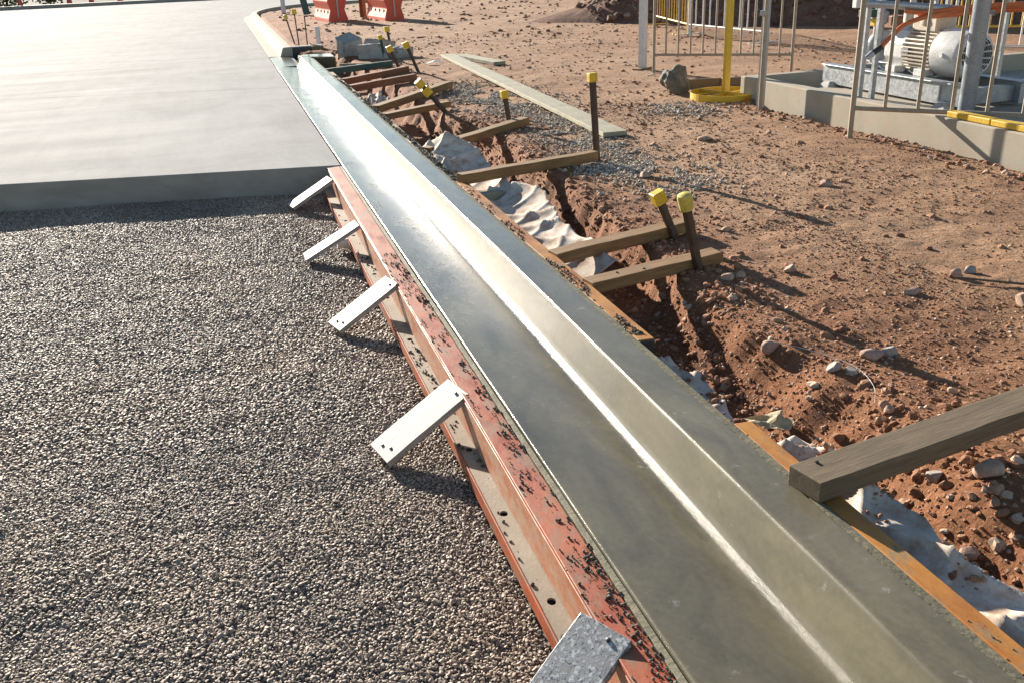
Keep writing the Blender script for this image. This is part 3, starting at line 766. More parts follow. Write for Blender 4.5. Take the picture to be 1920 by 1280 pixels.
def zf1(X, Y, U): return np.maximum(height(X, Y)+.006, .022+.04*fbm(Y*2, Y*0, 2, 3))+.004+folds(X, Y, 101, .05)+.03*np.sin(np.clip(U, 0, 1)*math.pi)
cloth('fabric_strip', 'dirty white fabric strip in the trench by the nearest orange form', np.arange(.7, 2.28, .012), lambda Y: (.690+0*Y, .865+.12*fbm(Y*3, Y*0, 3, 51)), zf1, nu=34)
def zf2(X, Y, U): return np.maximum(height(X, Y)+.006, -.03)+.004+folds(X, Y, 107, .045)+.05*(1-U)**2
cloth('fabric_strip', 'dirty white fabric strip in the gap between the two orange forms', np.arange(2.2, 3.2, .012), lambda Y: (.622+0*Y, .80+.14*fbm(Y*3, Y*0, 3, 52)), zf2, nu=28)
def zf3(X, Y, U): return -.02+.06*fbm(Y*1.5, X*2, 3, 8)+folds(X*.8, Y*.8, 117, .042)+.10*U**2
cloth('fabric_strip', 'clean white crumpled fabric in the trench before the thick brown brace', np.arange(4.25, 6.75, .014), lambda Y: (.694+0*Y, 1.00+.26*fbm(Y*1.6, Y*0, 3, 53)+.02*(Y-4.2)), zf3, nu=30)
def zf4(X, Y, U): return .0+.17*np.sin(np.clip((Y-7.0)/.95, 0, 1)*math.pi)*np.sin(np.clip(U*.8+.12, 0, 1)*math.pi)+folds(X*.9, Y*.9, 127, .07)
cloth('fabric_bundle', 'white crumpled fabric bundle between the thick brace and the long brace', np.arange(6.95, 8.0, .014), lambda Y: (.69+0*Y, 1.10+.16*fbm(Y*2.2, Y*0, 3, 54)), zf4, nu=30)
cloth('fabric_scrap', 'small white fabric scrap in the trench below the pale brown brace', np.arange(10.6, 11.3, .03), lambda Y: (.75+0*Y, .95+.1*fbm(Y*3, Y*0, 2, 55)), lambda X, Y, U: .0+folds(X*1.3, Y*1.3, 131, .12), nu=14)
# torn brown paper
b = MB(); n_ = 9
b.add([(.15*i/8+.012*math.sin(j*1.3), .11*j/8+.014*math.sin(i*.9), .026*abs(math.sin(i*.45+j*.3))+.006*math.sin(j*.9-i*.5)) for j in range(9) for i in range(9)], [(j*9+i, j*9+i+1, j*9+i+10, j*9+i+9) for j in range(8) for i in range(8) if not (i+j < 2 or i+j > 13)])
o = b.build('paper_scrap', 'paper', loc=(.70, 2.36, .06)); o.modifiers.new('t', 'SOLIDIFY').thickness = .002; tag(o, 'torn tan paper scrap beside the nearest orange form', 'paper')
b = MB().lathe([(0, .028), (.075, .036), (.076, .034), (.006, .026)], 18, 'X'); o = b.build('paper_cup', 'litter_white', smooth=True, loc=(-.28, 6.10, -.19)); tag(o, 'small white paper cup lying on the gravel by the red form', 'cup')
b = MB(); b.add([(0, 0, .02), (.1, -.03, .05), (.22, .01, .03), (.30, .06, .02), (.16, .10, .06), (.04, .08, .03)], [(0, 1, 5), (1, 4, 5), (1, 2, 4), (2, 3, 4)])
o = b.build('plastic_scrap', 'litter_white', loc=(2.15, 14.3, .07)); o.modifiers.new('t', 'SOLIDIFY').thickness = .004; tag(o, 'white plastic scrap on the earth at the far end of the long plank', 'litter')

# ================================================================== STONES
def rock_mesh(name, s, seed, mat, sub=3, cuts=9):
    r_ = random.Random(seed); bm = bmesh.new(); bmesh.ops.create_icosphere(bm, subdivisions=sub, radius=1)
    pl = [(Vector((r_.gauss(0, 1), r_.gauss(0, 1), r_.gauss(0, 1))).normalized(), r_.uniform(.52, .85)) for _ in range(cuts)]
    for v in bm.verts:
        for n_, d in pl:
            e = v.co.dot(n_)-d
            if e > 0: v.co -= n_*e*.94
        v.co *= 1+r_.uniform(-.018, .018)
        v.co = Vector((v.co.x*s[0], v.co.y*s[1], v.co.z*s[2]))
    me = bpy.data.meshes.new(name); bm.to_mesh(me); bm.free(); me.materials.append(MATS[mat]); me.shade_smooth()
    me.set_sharp_from_angle(angle=R(28)); return me
def rock(label, x, y, s, seed, mat='rock_pink', name='stone', rz=0, dz=.35, grp='loose stones on the earth'):
    o = link(name, rock_mesh(name, s, seed, mat), None)
    z = float(height(np.array(x), np.array(y)))
    o.location = (x, y, z+s[2]*dz); o.rotation_euler = (0, 0, rz); return tag(o, label, 'rock', grp)
rock('pinkish block stone on the bare earth right of the gap between the orange forms', 1.165, 3.02, (.042, .035, .034), 1)
rock('smooth red brown elongated stone, largest of the cluster in the middle of the bare earth', 1.465, 2.76, (.055, .034, .03), 2, rz=-.5)
rock('grey squarish stone touching the smooth red brown one', 1.555, 2.77, (.036, .03, .03), 3, 'rock_grey')
rock('pale grey stone at the left of a touching pair on the earth', 1.258, 2.715, (.034, .028, .026), 4, 'rock_grey')
rock('small grey stone at the right of a touching pair on the earth', 1.30, 2.665, (.028, .025, .022), 5, 'rock_grey')
rock('lone stone on the earth right of the capped stake pair', 1.762, 3.79, (.042, .03, .028), 6)
rock('flat reddish stone with a dark shadow in the open earth', 2.10, 3.30, (.05, .028, .022), 7)
rock('big pinkish stone just below the grey brace at the right edge', 1.235, 1.90, (.058, .045, .042), 8, rz=.4)
rock('big brown stone beside the fabric strip at the lower right edge', .985, 1.56, (.045, .04, .046), 9)
rock('tan cube shaped stone beside a thin dark stick', 2.43, 3.40, (.032, .03, .03), 10)
rock('grey pointed stone above a thin dark stick', 2.53, 3.42, (.038, .03, .03), 11, 'rock_grey')
rock('pale tan stone cut off by the right photo edge', 2.44, 2.98, (.055, .045, .045), 12)
rock('pink stone at the edge of the grey gravel patch by the tallest stake', 1.97, 5.99, (.05, .038, .034), 13)
rock('lone pale stone in the middle of the open earth', 2.95, 5.20, (.045, .04, .034), 14)
rock('flat stone on the earth near the end of the long plank', 3.04, 7.05, (.08, .05, .03), 15)
rock('small reddish stone in front of the round capped stake', 1.392, 3.775, (.038, .03, .026), 16)
rock('small pale stone on the slope just above the grey brace', 1.235, 2.36, (.022, .016, .020), 17)
rock('grey stone on the slope below the grey brace, left of the big pinkish one', 1.13, 2.0, (.030, .026, .026), 18, 'rock_grey')
rock('brown stone lowest on the slope between the fabric and the big pinkish stone', 1.03, 1.72, (.036, .03, .028), 19)
o = rock('dark grey pitted boulder beside the yellow ring stand', 4.12, 9.78, (.18, .17, .25), 31, 'boulder_mat', 'boulder', rz=.6, dz=.5, grp='boulder')
from mathutils import noise as mn
bm = bmesh.new(); bm.from_mesh(o.data); bmesh.ops.subdivide_edges(bm, edges=bm.edges, cuts=1, use_grid_fill=True); bm.normal_update()
for v in bm.verts:
    v.co += v.normal*(.05*mn.noise(v.co*9)+.03*mn.noise(v.co*21)-.05*max(0, mn.noise(v.co*6+Vector((3, 1, 2)))))
bm.to_mesh(o.data); bm.free()
for i, (x, y, s, lab, rz) in enumerate([(1.28, 16.55, (.20, .18, .20), 'upright block of broken concrete behind the far braces', .3), (1.58, 16.0, (.26, .17, .16), 'flat topped block of broken concrete nearest the green board', -.2),
                              (1.85, 16.9, (.28, .2, .17), 'dark sloping block of broken concrete behind the other two', .9), (2.05, 15.9, (.2, .12, .10), 'low slab of broken concrete right of the green stake', .5)]):
    b = MB(); b.box((-s[0], -s[1], -s[2]), s); r_ = random.Random(70+i)
    b.v = [tuple(c*r_.uniform(.68, 1.12) for c in v) for v in b.v]
    bm = bmesh.new(); o = b.build('concrete_rubble', 'rubble_concrete', bevel=.012); bm.from_mesh(o.data)
    bmesh.ops.subdivide_edges(bm, edges=bm.edges, cuts=4, use_grid_fill=True)
    for v in bm.verts: v.co += Vector((r_.gauss(0, 1), r_.gauss(0, 1), r_.gauss(0, 1)))*.0055
    bm.to_mesh(o.data); bm.free()
    o.location = (x, y, float(height(np.array(x), np.array(y)))+s[2]*.55); o.rotation_euler = (r_.uniform(-.15, .15), r_.uniform(-.2, .2), rz); tag(o, lab, 'rubble', 'broken concrete blocks')
# stick and wires
def wire(name, lab, cat, pts, r_, mat):
    P_ = [Vector(p) for p in pts]; out = []
    for i in range(len(P_)-1):
        a = P_[max(i-1, 0)]; b_ = P_[i]; c = P_[i+1]; d = P_[min(i+2, len(P_)-1)]
        for k in range(6):
            t = k/6; out.append(.5*((2*b_)+(c-a)*t+(2*a-5*b_+4*c-d)*t*t+(3*b_-a-3*c+d)*t**3))
    out.append(P_[-1]); return tag(MB().tube(out, r_, 7).build(name, mat, smooth=True), lab, cat)
def hz(x, y, d=.01): return (x, y, float(height(np.array(x), np.array(y)))+d)
wire('stick', 'thin dark curved stick on the earth below two pale stones', 'stick', [hz(2.38, 3.36, .02), hz(2.48, 3.24, .02), hz(2.60, 3.15, .015)], .006, 'bark')
wire('tie_wire', 'thin curly steel wire on the earth near the touching stones', 'wire', [hz(1.17, 2.98, .05), hz(1.25, 2.86, .03), hz(1.30, 2.66, .035), hz(1.27, 2.50, .03), hz(1.22, 2.42, .02)], .0010, 'galvanised')
wire('tie_wire', 'thin straight steel wire poking out above the dark form end', 'wire', [hz(.82, 3.02, .06), hz(.93, 3.2, .05), hz(1.07, 3.3, .04)], .0009, 'galvanised')

# scattered clods, pebbles, chips, crumbs
def pts_in(n, x0, x1, y0, y1, pw=1.0, seed=1):
    r_ = np.random.default_rng(seed); return x0+(x1-x0)*r_.random(n)**pw, y0+(y1-y0)*r_.random(n)
def clods(n, x0, x1, y0, y1, smin, smax, seed, pw=1., ydense=1., power=2.6, thr=None):
    r_ = np.random.default_rng(seed)
    x = x0+(x1-x0)*r_.random(n)**pw; y = y0+(y1-y0)*r_.random(n)**ydense
    k = fbm(x*1.1, y*1.1, 3, seed)+.5 > r_.random(n)*.75 if thr is None else fbm(x*1.1, y*1.1, 3, seed)+.5 > thr
    e = np.interp(y, EY, EX)
    k &= (x > .69) & ~((x > 4.4) & (y < 9.0))
    x, y = x[k], y[k]; s = smin+(smax-smin)*r_.random(len(x))**power
    return np.stack([x, y, height(x, y)+s*.02], -1), s
L_ = [clods(30000, .7, 2.4, .8, 4.6, .004, .017, 1, 1.15), clods(1300, .7, 1.6, .8, 4.2, .014, .050, 2, 1.2), clods(13000, .8, 3.6, 4.4, 9.5, .006, .024, 3, 1.6), clods(6000, 2.0, 4.4, 1.6, 6.5, .005, .016, 4),
      clods(300, .9, 3.8, 3.2, 9.0, .02, .055, 5, 1.4), clods(7000, .9, 9.0, 8, 20, .010, .055, 6, 1.1, 1.2, 3.4), clods(3000, 1, 14, 18, 40, .02, .12, 7, 1, 1, 4.0),
      clods(3000, .95, 1.5, 3.4, 9.0, .010, .045, 9), clods(2500, 2.8, 4.5, 2.5, 9.3, .005, .026, 11, .8, 1, 3.5), clods(110, 1.2, 4.4, 2.2, 8.5, .022, .06, 12), clods(1500, 4.1, 4.5, 3.5, 9.0, .008, .05, 13), clods(700, .95, 1.35, .9, 2.4, .012, .045, 10, 1.0)]
for (n_, x0, x1, y0, y1, sd_) in ((700, .74, .90, .9, 2.25, 3), (600, .72, .95, 2.25, 3.1, 4), (260, .70, .85, 2.3, 3.0, 5)):
    r_ = np.random.default_rng(200+sd_); x = x0+(x1-x0)*r_.random(n_)**.6; y = y0+(y1-y0)*r_.random(n_); k_ = fbm(x*5, y*5, 3, sd_) > -.02; x, y = x[k_], y[k_]
    z = (zf1 if sd_ == 3 else zf2)(x, y, (x-.62)/.28); sz = .004+.022*r_.random(len(x))**2.5
    L_.append((np.stack([x, y, z+sz*.25], -1), sz))
cl = scatter('earth_clods', np.concatenate([a for a, _ in L_]), np.concatenate([s for _, s in L_]), 'clod', 9, (1.1, .95, .75), 2, .8, .6)
tag(cl, 'loose earth clods and pebbles on the red ground', 'clods', kind='stuff')
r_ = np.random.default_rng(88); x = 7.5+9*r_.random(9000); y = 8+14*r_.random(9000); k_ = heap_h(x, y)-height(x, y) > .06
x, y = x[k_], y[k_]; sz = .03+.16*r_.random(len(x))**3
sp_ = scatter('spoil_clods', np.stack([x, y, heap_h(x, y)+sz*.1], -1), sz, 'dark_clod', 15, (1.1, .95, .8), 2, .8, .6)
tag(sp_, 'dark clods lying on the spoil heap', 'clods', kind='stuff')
# grey gravel spilled beside the plank
def patch(cx, cy, rx, ry, n, seed, smin=.010, smax=.030):
    r_ = np.random.default_rng(seed); x = cx+rx*r_.normal(size=n)*.5; y = cy+ry*r_.normal(size=n)*.5
    k = (fbm(x*3, y*3, 3, seed)+.5 > .35) & (x > 1.2); x, y = x[k], y[k]; s = smin+(smax-smin)*r_.random(len(x))**1.8
    return np.stack([x, y, height(x, y)+s*.2], -1), s
L_ = [patch(2.05, 6.2, .45, .75, 2600, 1), patch(2.1, 7.6, .35, .8, 2600, 2), patch(2.2, 10.4, .55, 1.5, 3600, 3, .015, .04), patch(2.25, 8.7, .3, .9, 1500, 4), patch(3.6, 8.6, .5, .5, 500, 5, .015, .04), patch(1.7, 6.6, .2, .4, 500, 6)]
gc = scatter('spilled_gravel', np.concatenate([a for a, _ in L_]), np.concatenate([s for _, s in L_]), 'grey_chip', 4, (1.1, .9, .65), 1, .9, .6)
tag(gc, 'pale grey gravel spilled on the earth beside the long plank', 'gravel', kind='stuff')
# mortar crumbs on the forms
def crumbs(n, x0, x1, z, y0, y1, smin, smax, seed, thr=.5):
    r_ = np.random.default_rng(seed); x = x0+(x1-x0)*r_.random(n); y = y0+(y1-y0)*r_.random(n)**1.25
    k = fbm(x*9, y*3.1, 3, seed)+.5 > thr+.18*r_.random(n); x, y = x[k], y[k]; s = smin+(smax-smin)*r_.random(len(x))**3.5
    return np.stack([x, y, z+s*.22+0*x], -1), s
def slopez(L, f): 
    P, s = L; P[:, 2] += f(P[:, 0]); return P, s
L_ = [slopez(crumbs(2300, -.128, -.028, -.0165, .8, 5.2, .0015, .012, 1, .42), lambda x: .006*(x+.13)/.1),
      slopez(crumbs(1500, -.070, -.026, -.0165, .8, 5.0, .002, .015, 2, .38), lambda x: .006*(x+.13)/.1),
      crumbs(900, -.182, -.132, -.1685, .8, 6.8, .003, .022, 3, .46),
      crumbs(1500, .61, .665, .119, 3.2, 6.3, .003, .016, 4, .42), crumbs(700, .61, .66, .121, .7, 2.3, .002, .011, 5, .55), crumbs(2600, .605, .66, .117, 6.3, 13.5, .006, .03, 6, .36),
      crumbs(500, .582, .603, .119, .5, 6.5, .003, .010, 7, .42), crumbs(160, 0.02, .3, -.006, 1.0, 5, .0015, .004, 8, .5)]
mc = scatter('mortar_crumbs', np.concatenate([a for a, _ in L_]), np.concatenate([s for _, s in L_]), 'mortar_crumb', 6, (1, .9, .8), 1, .9, 1.2)
tag(mc, 'dark wet mortar crumbs dropped on the forms', 'mortar crumbs', kind='stuff')

# ================================================================== FENCES
def fence(lab, p0, p1, nb, mat, zbot=.24, ztop=1.12, feet=True, r_=.017, rb=.0125, grp='crowd barriers'):
    p0 = Vector(p0); p1 = Vector(p1); d = (p1-p0); L = d.length; u = d/L
    t = thing('barrier_fence', lab, 'fence', (p0.x, p0.y, 0), math.atan2(u.y, u.x), grp)
    z0 = p0.z; z1 = p1.z
    for x, zz in ((0, z0), (L, z1)):
        MB().tube([(x, 0, zz-.05), (x, 0, ztop)], r_*1.15, 10).build('upright', mat, t, smooth=True)
    MB().tube([(0, 0, zbot), (L, 0, zbot)], r_, 10).build('rail', mat, t, smooth=True)
    MB().tube([(0, 0, ztop), (L, 0, ztop)], r_, 10).build('rail', mat, t, smooth=True)
    me = None
    for i in range(1, nb+1):
        x = L*i/(nb+1)
        if me is None:
            o = MB().tube([(0, 0, zbot), (0, 0, ztop)], rb, 8).build('bar', mat, t, smooth=True); me = o.data; o.location = (x, 0, 0)
        else:
            o = link('bar', me, None, t, (x, 0, 0))
    if feet:
        for x in (.0, L):
            MB().box((x-.025, -.28, z0-.005), (x+.025, .28, z0+.012)).build('foot', mat, t, bevel=.003)
    return t
fence('tan barrier panel across the earth behind the yellow ring stand', (4.64, 11.47, .05), (6.04, 10.39, .05), 10, 'fence_tan', .29)
fence('tan barrier panel in front of the pump motor', (4.09, 6.51, .06), (5.93, 4.47, .10), 10, 'fence_tan', .312, 1.20, False, .019, .0145)
fence('yellow barrier panel in the background before the spoil heap', (8.06, 18.6, .1), (7.50, 16.05, .1), 12, 'fence_yellow', .27, 1.2, True)
fence('white barrier panel in the background before the spoil heap', (7.48, 15.95, .1), (7.66, 13.7, .1), 9, 'fence_white', .27, 1.2, True)
fence('pale barrier panel behind the pump motor at the right photo edge', (8.35, 10.25, .1), (9.9, 9.0, .1), 9, 'fence_white', .25, 1.0, True)
fence('yellow barrier panel behind the pump motor', (9.6, 12.4, .1), (10.9, 11.3, .1), 11, 'fence_yellow', .3, 1.2, True)
def post(lab, x, y, w, mat, h=1.6, plate=True):
    t = thing('post', lab, 'post', (x, y, float(height(np.array(x), np.array(y)))), .6)
    MB().box((-w/2, -w/2, -.1), (w/2, w/2, h)).build('shaft', mat, t, bevel=.005)
    if plate: MB().box((-.17, -.06, -.01), (.17, .06, .02)).build('base_plate', 'timber_brown', t, bevel=.003)
    return t
post('white square post at the left end of the tan barrier', 4.66, 11.86, .09, 'pvc_white')
p = post('grey square post standing right behind the yellow ring stand', 4.33, 8.30, .062, 'post_grey', plate=False)
MB().tube([(-.06, -.02, -.02), (-.06, -.02, 1.5)], .016, 10).build('side_tube', 'fence_tan', p, smooth=True)
MB().box((-.09, -.03, .90), (.035, .03, .95)).build('clamp', 'galvanised', p, bevel=.004)
# yellow ring stand
t = thing('ring_stand', 'yellow painted round based stand with a tall flat post', 'stand', (4.40, 9.13, .06), .35)
b = MB().lathe([(-.02, .385), (.055, .385), (.055, .375), (-.02, .375)], 48); b.f = b.f[:-2]; n_ = 48
b.f += [(3*n_+j, 3*n_+(j+1) % n_, (j+1) % n_, j) for j in range(n_)]
b.build('ring', 'yellow_paint', t)
for k in range(2):
    m_ = Matrix.Rotation(R(90*k), 4, 'Z'); MB().box((-.376, -.012, .0+.012*k), (.376, .012, .04+.012*k), m_).build('spoke', 'yellow_paint', t, bevel=.002)
MB().box((-.045, -.02, .04), (.045, .02, 1.55)).build('post', 'yellow_paint', t, bevel=.004)
# orange flag scrap
o = MB().add([(0, 0, .0), (.08, .0, .02), (.16, .03, .01), (.1, .06, .03), (.02, .05, .01)], [(0, 1, 3, 4), (1, 2, 3)]).build('orange_scrap', 'hose_orange', loc=(4.35, 8.68, .06)); o.modifiers.new('t', 'SOLIDIFY').thickness = .003; tag(o, 'orange plastic scrap on the earth under the yellow ring stand', 'litter')

# ================================================================== PUMP BUND AND MOTOR
bu = thing('concrete_bund', 'low pale concrete bund wall around the pump', 'bund', (4.5, 9.0, 0))
def bx(name, lo, hi, mat, parent, bev=.012, off=(4.5, 9.0, 0)):
    return MB().box([a-b_ for a, b_ in zip(lo, off)], [a-b_ for a, b_ in zip(hi, off)]).build(name, mat, parent, bevel=bev)
bx('front_wall', (4.50, 1.5, -.3), (4.64, 9.0, .285), 'kerb_concrete', bu)
bx('back_wall', (4.643, 8.86, -.3), (10.5, 9.0, .285), 'kerb_concrete', bu)
bx('floor', (4.643, 1.5, -.3), (10.5, 8.857, .10), 'kerb_concrete', bu)
bx('plinth', (4.95, 5.6, .06), (6.6, 8.45, .175), 'kerb_concrete', bu)
# skid
sk = thing('motor_skid', 'galvanised steel skid frame carrying the white motor', 'skid', (5.6, 7.6, .177))
def sx(name, lo, hi, mat='galvanised', parent=None, bev=.004): return MB().box(lo, hi).build(name, mat, parent or sk, bevel=bev)
for x in (-.28, .28):
    sx('side_beam', (x-.035, -1.05, .02), (x+.035, 1.05, .20))
    sx('flange', (x-.06, -1.05, .203), (x+.06, 1.05, .215)); 
for y in (-.95, -.2, .5, .98): sx('cross_beam', (-.243, y-.035, .04), (.243, y+.035, .18))
for x in (-.3, .3):
    for y in (-.8, .9): 
        b = MB(); b.add([(x-.12, y-.1, -.02), (x+.12, y-.1, -.02), (x+.12, y+.1, -.02), (x-.12, y+.1, -.02), (x-.06, y-.05, .05), (x+.06, y-.05, .05), (x+.06, y+.05, .05), (x-.06, y+.05, .05)], [(0, 3, 2, 1), (4, 5, 6, 7), (0, 1, 5, 4), (1, 2, 6, 5), (2, 3, 7, 6), (3, 0, 4, 7)])
        b.build('grout_pad', 'rubble_concrete', sk, bevel=.008)
sx('angle_bracket', (-.325, -.72, -.03), (-.318, -.70, .19))
# motor, axis along -y (fan end towards the right)
mt = thing('electric_motor', 'large white finned electric motor with a slotted fan cowl', 'motor', (5.6, 7.52, .395))
RC = .20; zc = .205
Tm = Matrix.Translation((0, 0, zc))
MB().lathe([(-.36, RC*.88), (.10, RC*.88)], 40, 'Y', Tm).build('body', 'motor_cream', mt, smooth=True)
fin = MB(); fin.box((-.006, -.30, RC*.84), (.006, .07, RC*1.10)); fo = None
for k in range(36):
    a = 360/36*k
    if 165 < a < 195 or (a < 12 or a > 348): continue
    if fo is None: fo = fin.build('cooling_fin', 'motor_cream', mt); o = fo
    else: o = link('cooling_fin', fo.data, None, mt)
    o.location = (0, 0, zc); o.rotation_euler = (0, R(a), 0)
MB().lathe([(-.66, RC*.52), (-.665, RC*.86), (-.645, RC*.98), (-.60, RC*1.06), (-.312, RC*1.09), (-.305, RC*.9)], 48, 'Y', Tm).build('fan_cowl', 'motor_white', mt, smooth=True)
g_ = MB()
for ring, rad in enumerate((.05, .071, .092, .113, .134, .155)):
    nseg = 6+ring*2
    for k in range(nseg):
        a0 = 2*math.pi*(k+.12+.5*(ring % 2))/nseg; a1 = 2*math.pi*(k+.88+.5*(ring % 2))/nseg; vs = []; fs = []; K = 6
        for i in range(K+1):
            t_ = a0+(a1-a0)*i/K
            for rr2 in (rad-.0055, rad+.0055):
                for yy in (-.668, -.664): vs.append((rr2*math.sin(t_), yy-.001, zc+rr2*math.cos(t_)))
        for i in range(K):
            q0 = i*4; fs += [(q0, q0+2, q0+6, q0+4), (q0, q0+4, q0+5, q0+1), (q0+2, q0+3, q0+7, q0+6)]
        fs += [(0, 1, 3, 2), (K*4, K*4+2, K*4+3, K*4+1)]
        g_.add(vs, fs)
g_.build('fan_slot_shade', 'black_rubber', mt)  # raised black arcs stand in for the shade in the cowl slots
MB().lathe([(.05, RC*.95), (.07, RC*1.06), (.33, RC*1.04), (.38, RC*.8), (.43, RC*.45)], 10, 'Y', Tm).build('front_housing', 'motor_white', mt, bevel=.008)
MB().lathe([(.425, .09), (.47, .09)], 28, 'Y', Tm).build('coupling_flange', 'galvanised', mt, smooth=True)
MB().lathe([(.60, .14), (.62, .15), (.66, .15), (.68, .13)], 32, 'Y', Tm).build('pump_flange', 'galvanised', mt, smooth=True)
MB().lathe([(.46, .045), (.98, .045)], 20, 'Y', Tm).build('shaft', 'column_grey', mt, smooth=True)
tbx = MB().box((-.13, -.26, zc+RC*.9), (.10, .06, zc+RC*.9+.17)).build('terminal_box', 'motor_cream', mt, bevel=.012)
MB().lathe([(-.002, .045), (.012, .04), (.02, .018)], 18, 'X', Matrix.Translation((-.133, -.10, zc+RC*.9+.09)) @ Matrix.Rotation(R(180), 4, 'Z')).build('knob', 'motor_cream', tbx, smooth=True)
for y in (-.22, .18):
    for x in (-.17, .17): MB().box((x-.06, y-.07, -.002), (x+.06, y+.07, .06)).build('foot', 'motor_white', mt, bevel=.006)
MB().box((-RC-.012, -.02, zc-.03), (-RC+.03, .08, zc+.03)).build('name_plate', 'column_grey', mt, bevel=.003)
MB().lathe([(0, .02), (.03, .02)], 12, 'X', Matrix.Translation((-RC*1.06-.02, -.48, zc))).build('lifting_eye', 'motor_white', mt, smooth=True)
# column, pipes, hoses
t = thing('pipe_column', 'thick grey steel column in front of the motor', 'column', (5.24, 6.50, .10))
MB().lathe([(0, .068), (2.2, .068)], 28).build('tube', 'column_grey', t, smooth=True)
MB().box((-.12, -.12, .0), (.12, .12, .08)).build('base_plate', 'column_grey', t, bevel=.004)
o = MB().lathe([(0, .04), (.5, .04), (1.6, .04)], 16).build('support_pipe', 'column_grey', smooth=True, loc=(5.75, 6.25, .1)); tag(o, 'slim blue grey pipe standing right of the thick grey column', 'pipe')
t = thing('pipe_stand', 'galvanised pipe stand at the left end of the motor', 'pipe stand', (4.95, 7.75, .10))
MB().tube([(-.28, -.35, .97), (.15, -.45, .93), (.62, -.62, .88), (.9, -.75, .86)], .034, 14).build('rail', 'galvanised', t, smooth=True)
for (x, y) in ((.06, -.10), (.14, -.18)): MB().box((x-.022, y-.022, 0), (x+.022, y+.022, 1.25)).build('post', 'galvanised', t, bevel=.003)
MB().box((-.02, -.22, .0), (.22, -.05, .012)).build('base_plate', 'galvanised', t, bevel=.002)
MB().box((-.30, -.40, .93), (-.24, -.34, 1.01)).build('clamp', 'fence_white', t, bevel=.004)
t = thing('control_valve', 'cluster of small valves and fittings behind the galvanised pipe', 'valves', (5.5, 8.1, .9))
MB().lathe([(-.2, .05), (-.1, .05), (-.08, .085), (.02, .085), (.04, .05), (.16, .05)], 18).build('valve_body', 'column_grey', t, smooth=True)
MB().box((-.22, -.05, -.02), (-.06, .05, .05)).build('fitting', 'stake_green', t, bevel=.006)
MB().box((-.16, -.14, -.10), (-.06, -.06, -.03)).build('fitting', 'yellow_paint', t, bevel=.006)
MB().box((.10, -.12, -.14), (.26, .06, -.02)).build('fitting', 'timber_red', t, bevel=.01)
MB().tube([(0, -.1, .1), (.1, -.1, .2), (.25, -.12, .22), (.35, -.15, .1)], .018, 10).build('hose', 'black_rubber', t, smooth=True)
t = thing('valve_manifold', 'galvanised posts with a black cable loop behind the motor terminal box', 'manifold', (5.95, 7.7, .1))
for (x, y, h_) in ((-.12, .02, 1.6), (-.05, -.06, 1.6), (.25, -.5, 1.5), (.42, -.75, 1.5)): MB().box((x-.018, y-.018, 0), (x+.018, y+.018, h_)).build('post', 'galvanised', t, bevel=.003)
MB().box((-.3, -.1, 1.00), (.5, -.06, 1.05)).build('tray', 'galvanised', t, bevel=.003)
MB().tube([(-.35+.12*math.cos(a/6*2*math.pi), .1, 1.0+.1*math.sin(a/6*2*math.pi)) for a in np.arange(0, 6.01, .5)], .013, 8).build('cable_loop', 'black_rubber', t, smooth=True)
MB().lathe([(0, .07), (.16, .07), (.17, .03), (.26, .03)], 16, 'Z', Matrix.Translation((-.42, -.02, .72))).build('gauge', 'motor_cream', t, smooth=True)
t = thing('orange_hose', 'orange hose drooping past the motor to a black nozzle', 'hose', (4.7, 7.2, .6))
def lp(*P_): return [(x-4.7, y-7.2, z-.6) for x, y, z in P_]
def curve(P_):
    P_ = [Vector(p) for p in P_]; out = []
    for i in range(len(P_)-1):
        a = P_[max(i-1, 0)]; b_ = P_[i]; c = P_[i+1]; d = P_[min(i+2, len(P_)-1)]
        for k in range(8):
            s = k/8; out.append(.5*((2*b_)+(c-a)*s+(2*a-5*b_+4*c-d)*s*s+(3*b_-a-3*c+d)*s**3))
    return out+[P_[-1]]
MB().tube(curve(lp((4.84, 7.2, .69), (4.91, 7.2, .755), (5.09, 7.2, .88), (5.37, 7.15, .945), (5.75, 7.0, .985), (6.3, 6.6, 1.0), (7.2, 6.0, 1.02))), .022, 12).build('tube', 'hose_orange', t, smooth=True)
MB().tube(curve(lp((5.25, 7.25, .965), (5.3, 7.22, .93), (5.5, 7.1, .94), (5.85, 7.0, .96), (6.4, 6.6, .97), (7.2, 6.0, .98))), .022, 12).build('tube', 'hose_orange', t, smooth=True)
MB().tube(curve(lp((5.10, 7.25, .985), (5.3, 7.2, .965), (5.6, 7.05, 1.0), (6.2, 6.7, 1.02))), .02, 12).build('tube', 'hose_orange', t, smooth=True)
MB().tube(lp((4.845, 7.2, .695), (4.75, 7.2, .64)), [.026, .026], 12).build('nozzle', 'black_rubber', t, smooth=True)
MB().tube(lp((4.76, 7.2, .646), (4.70, 7.2, .61)), [.03, .022], 12).build('nozzle_tip', 'galvanised', t, smooth=True)
o = wire('black_cable', 'black cable hanging at the right of the thick grey column', 'cable', [(5.95, 6.6, 1.0), (5.98, 6.7, .85), (6.05, 6.75, .78), (6.15, 6.8, .72), (6.17, 6.82, .6)], .02, 'black_rubber')
t = thing('yellow_rail', 'yellow painted rail lying on the bund wall at the right edge', 'rail', (4.57, 5.9, .289))
for y0, y1 in ((-.42, .02), (-.86, -.43), (-1.6, -.87)): MB().box((-.05, y0, 0), (.04, y1, .045)).build('segment', 'yellow_paint', t, bevel=.006)
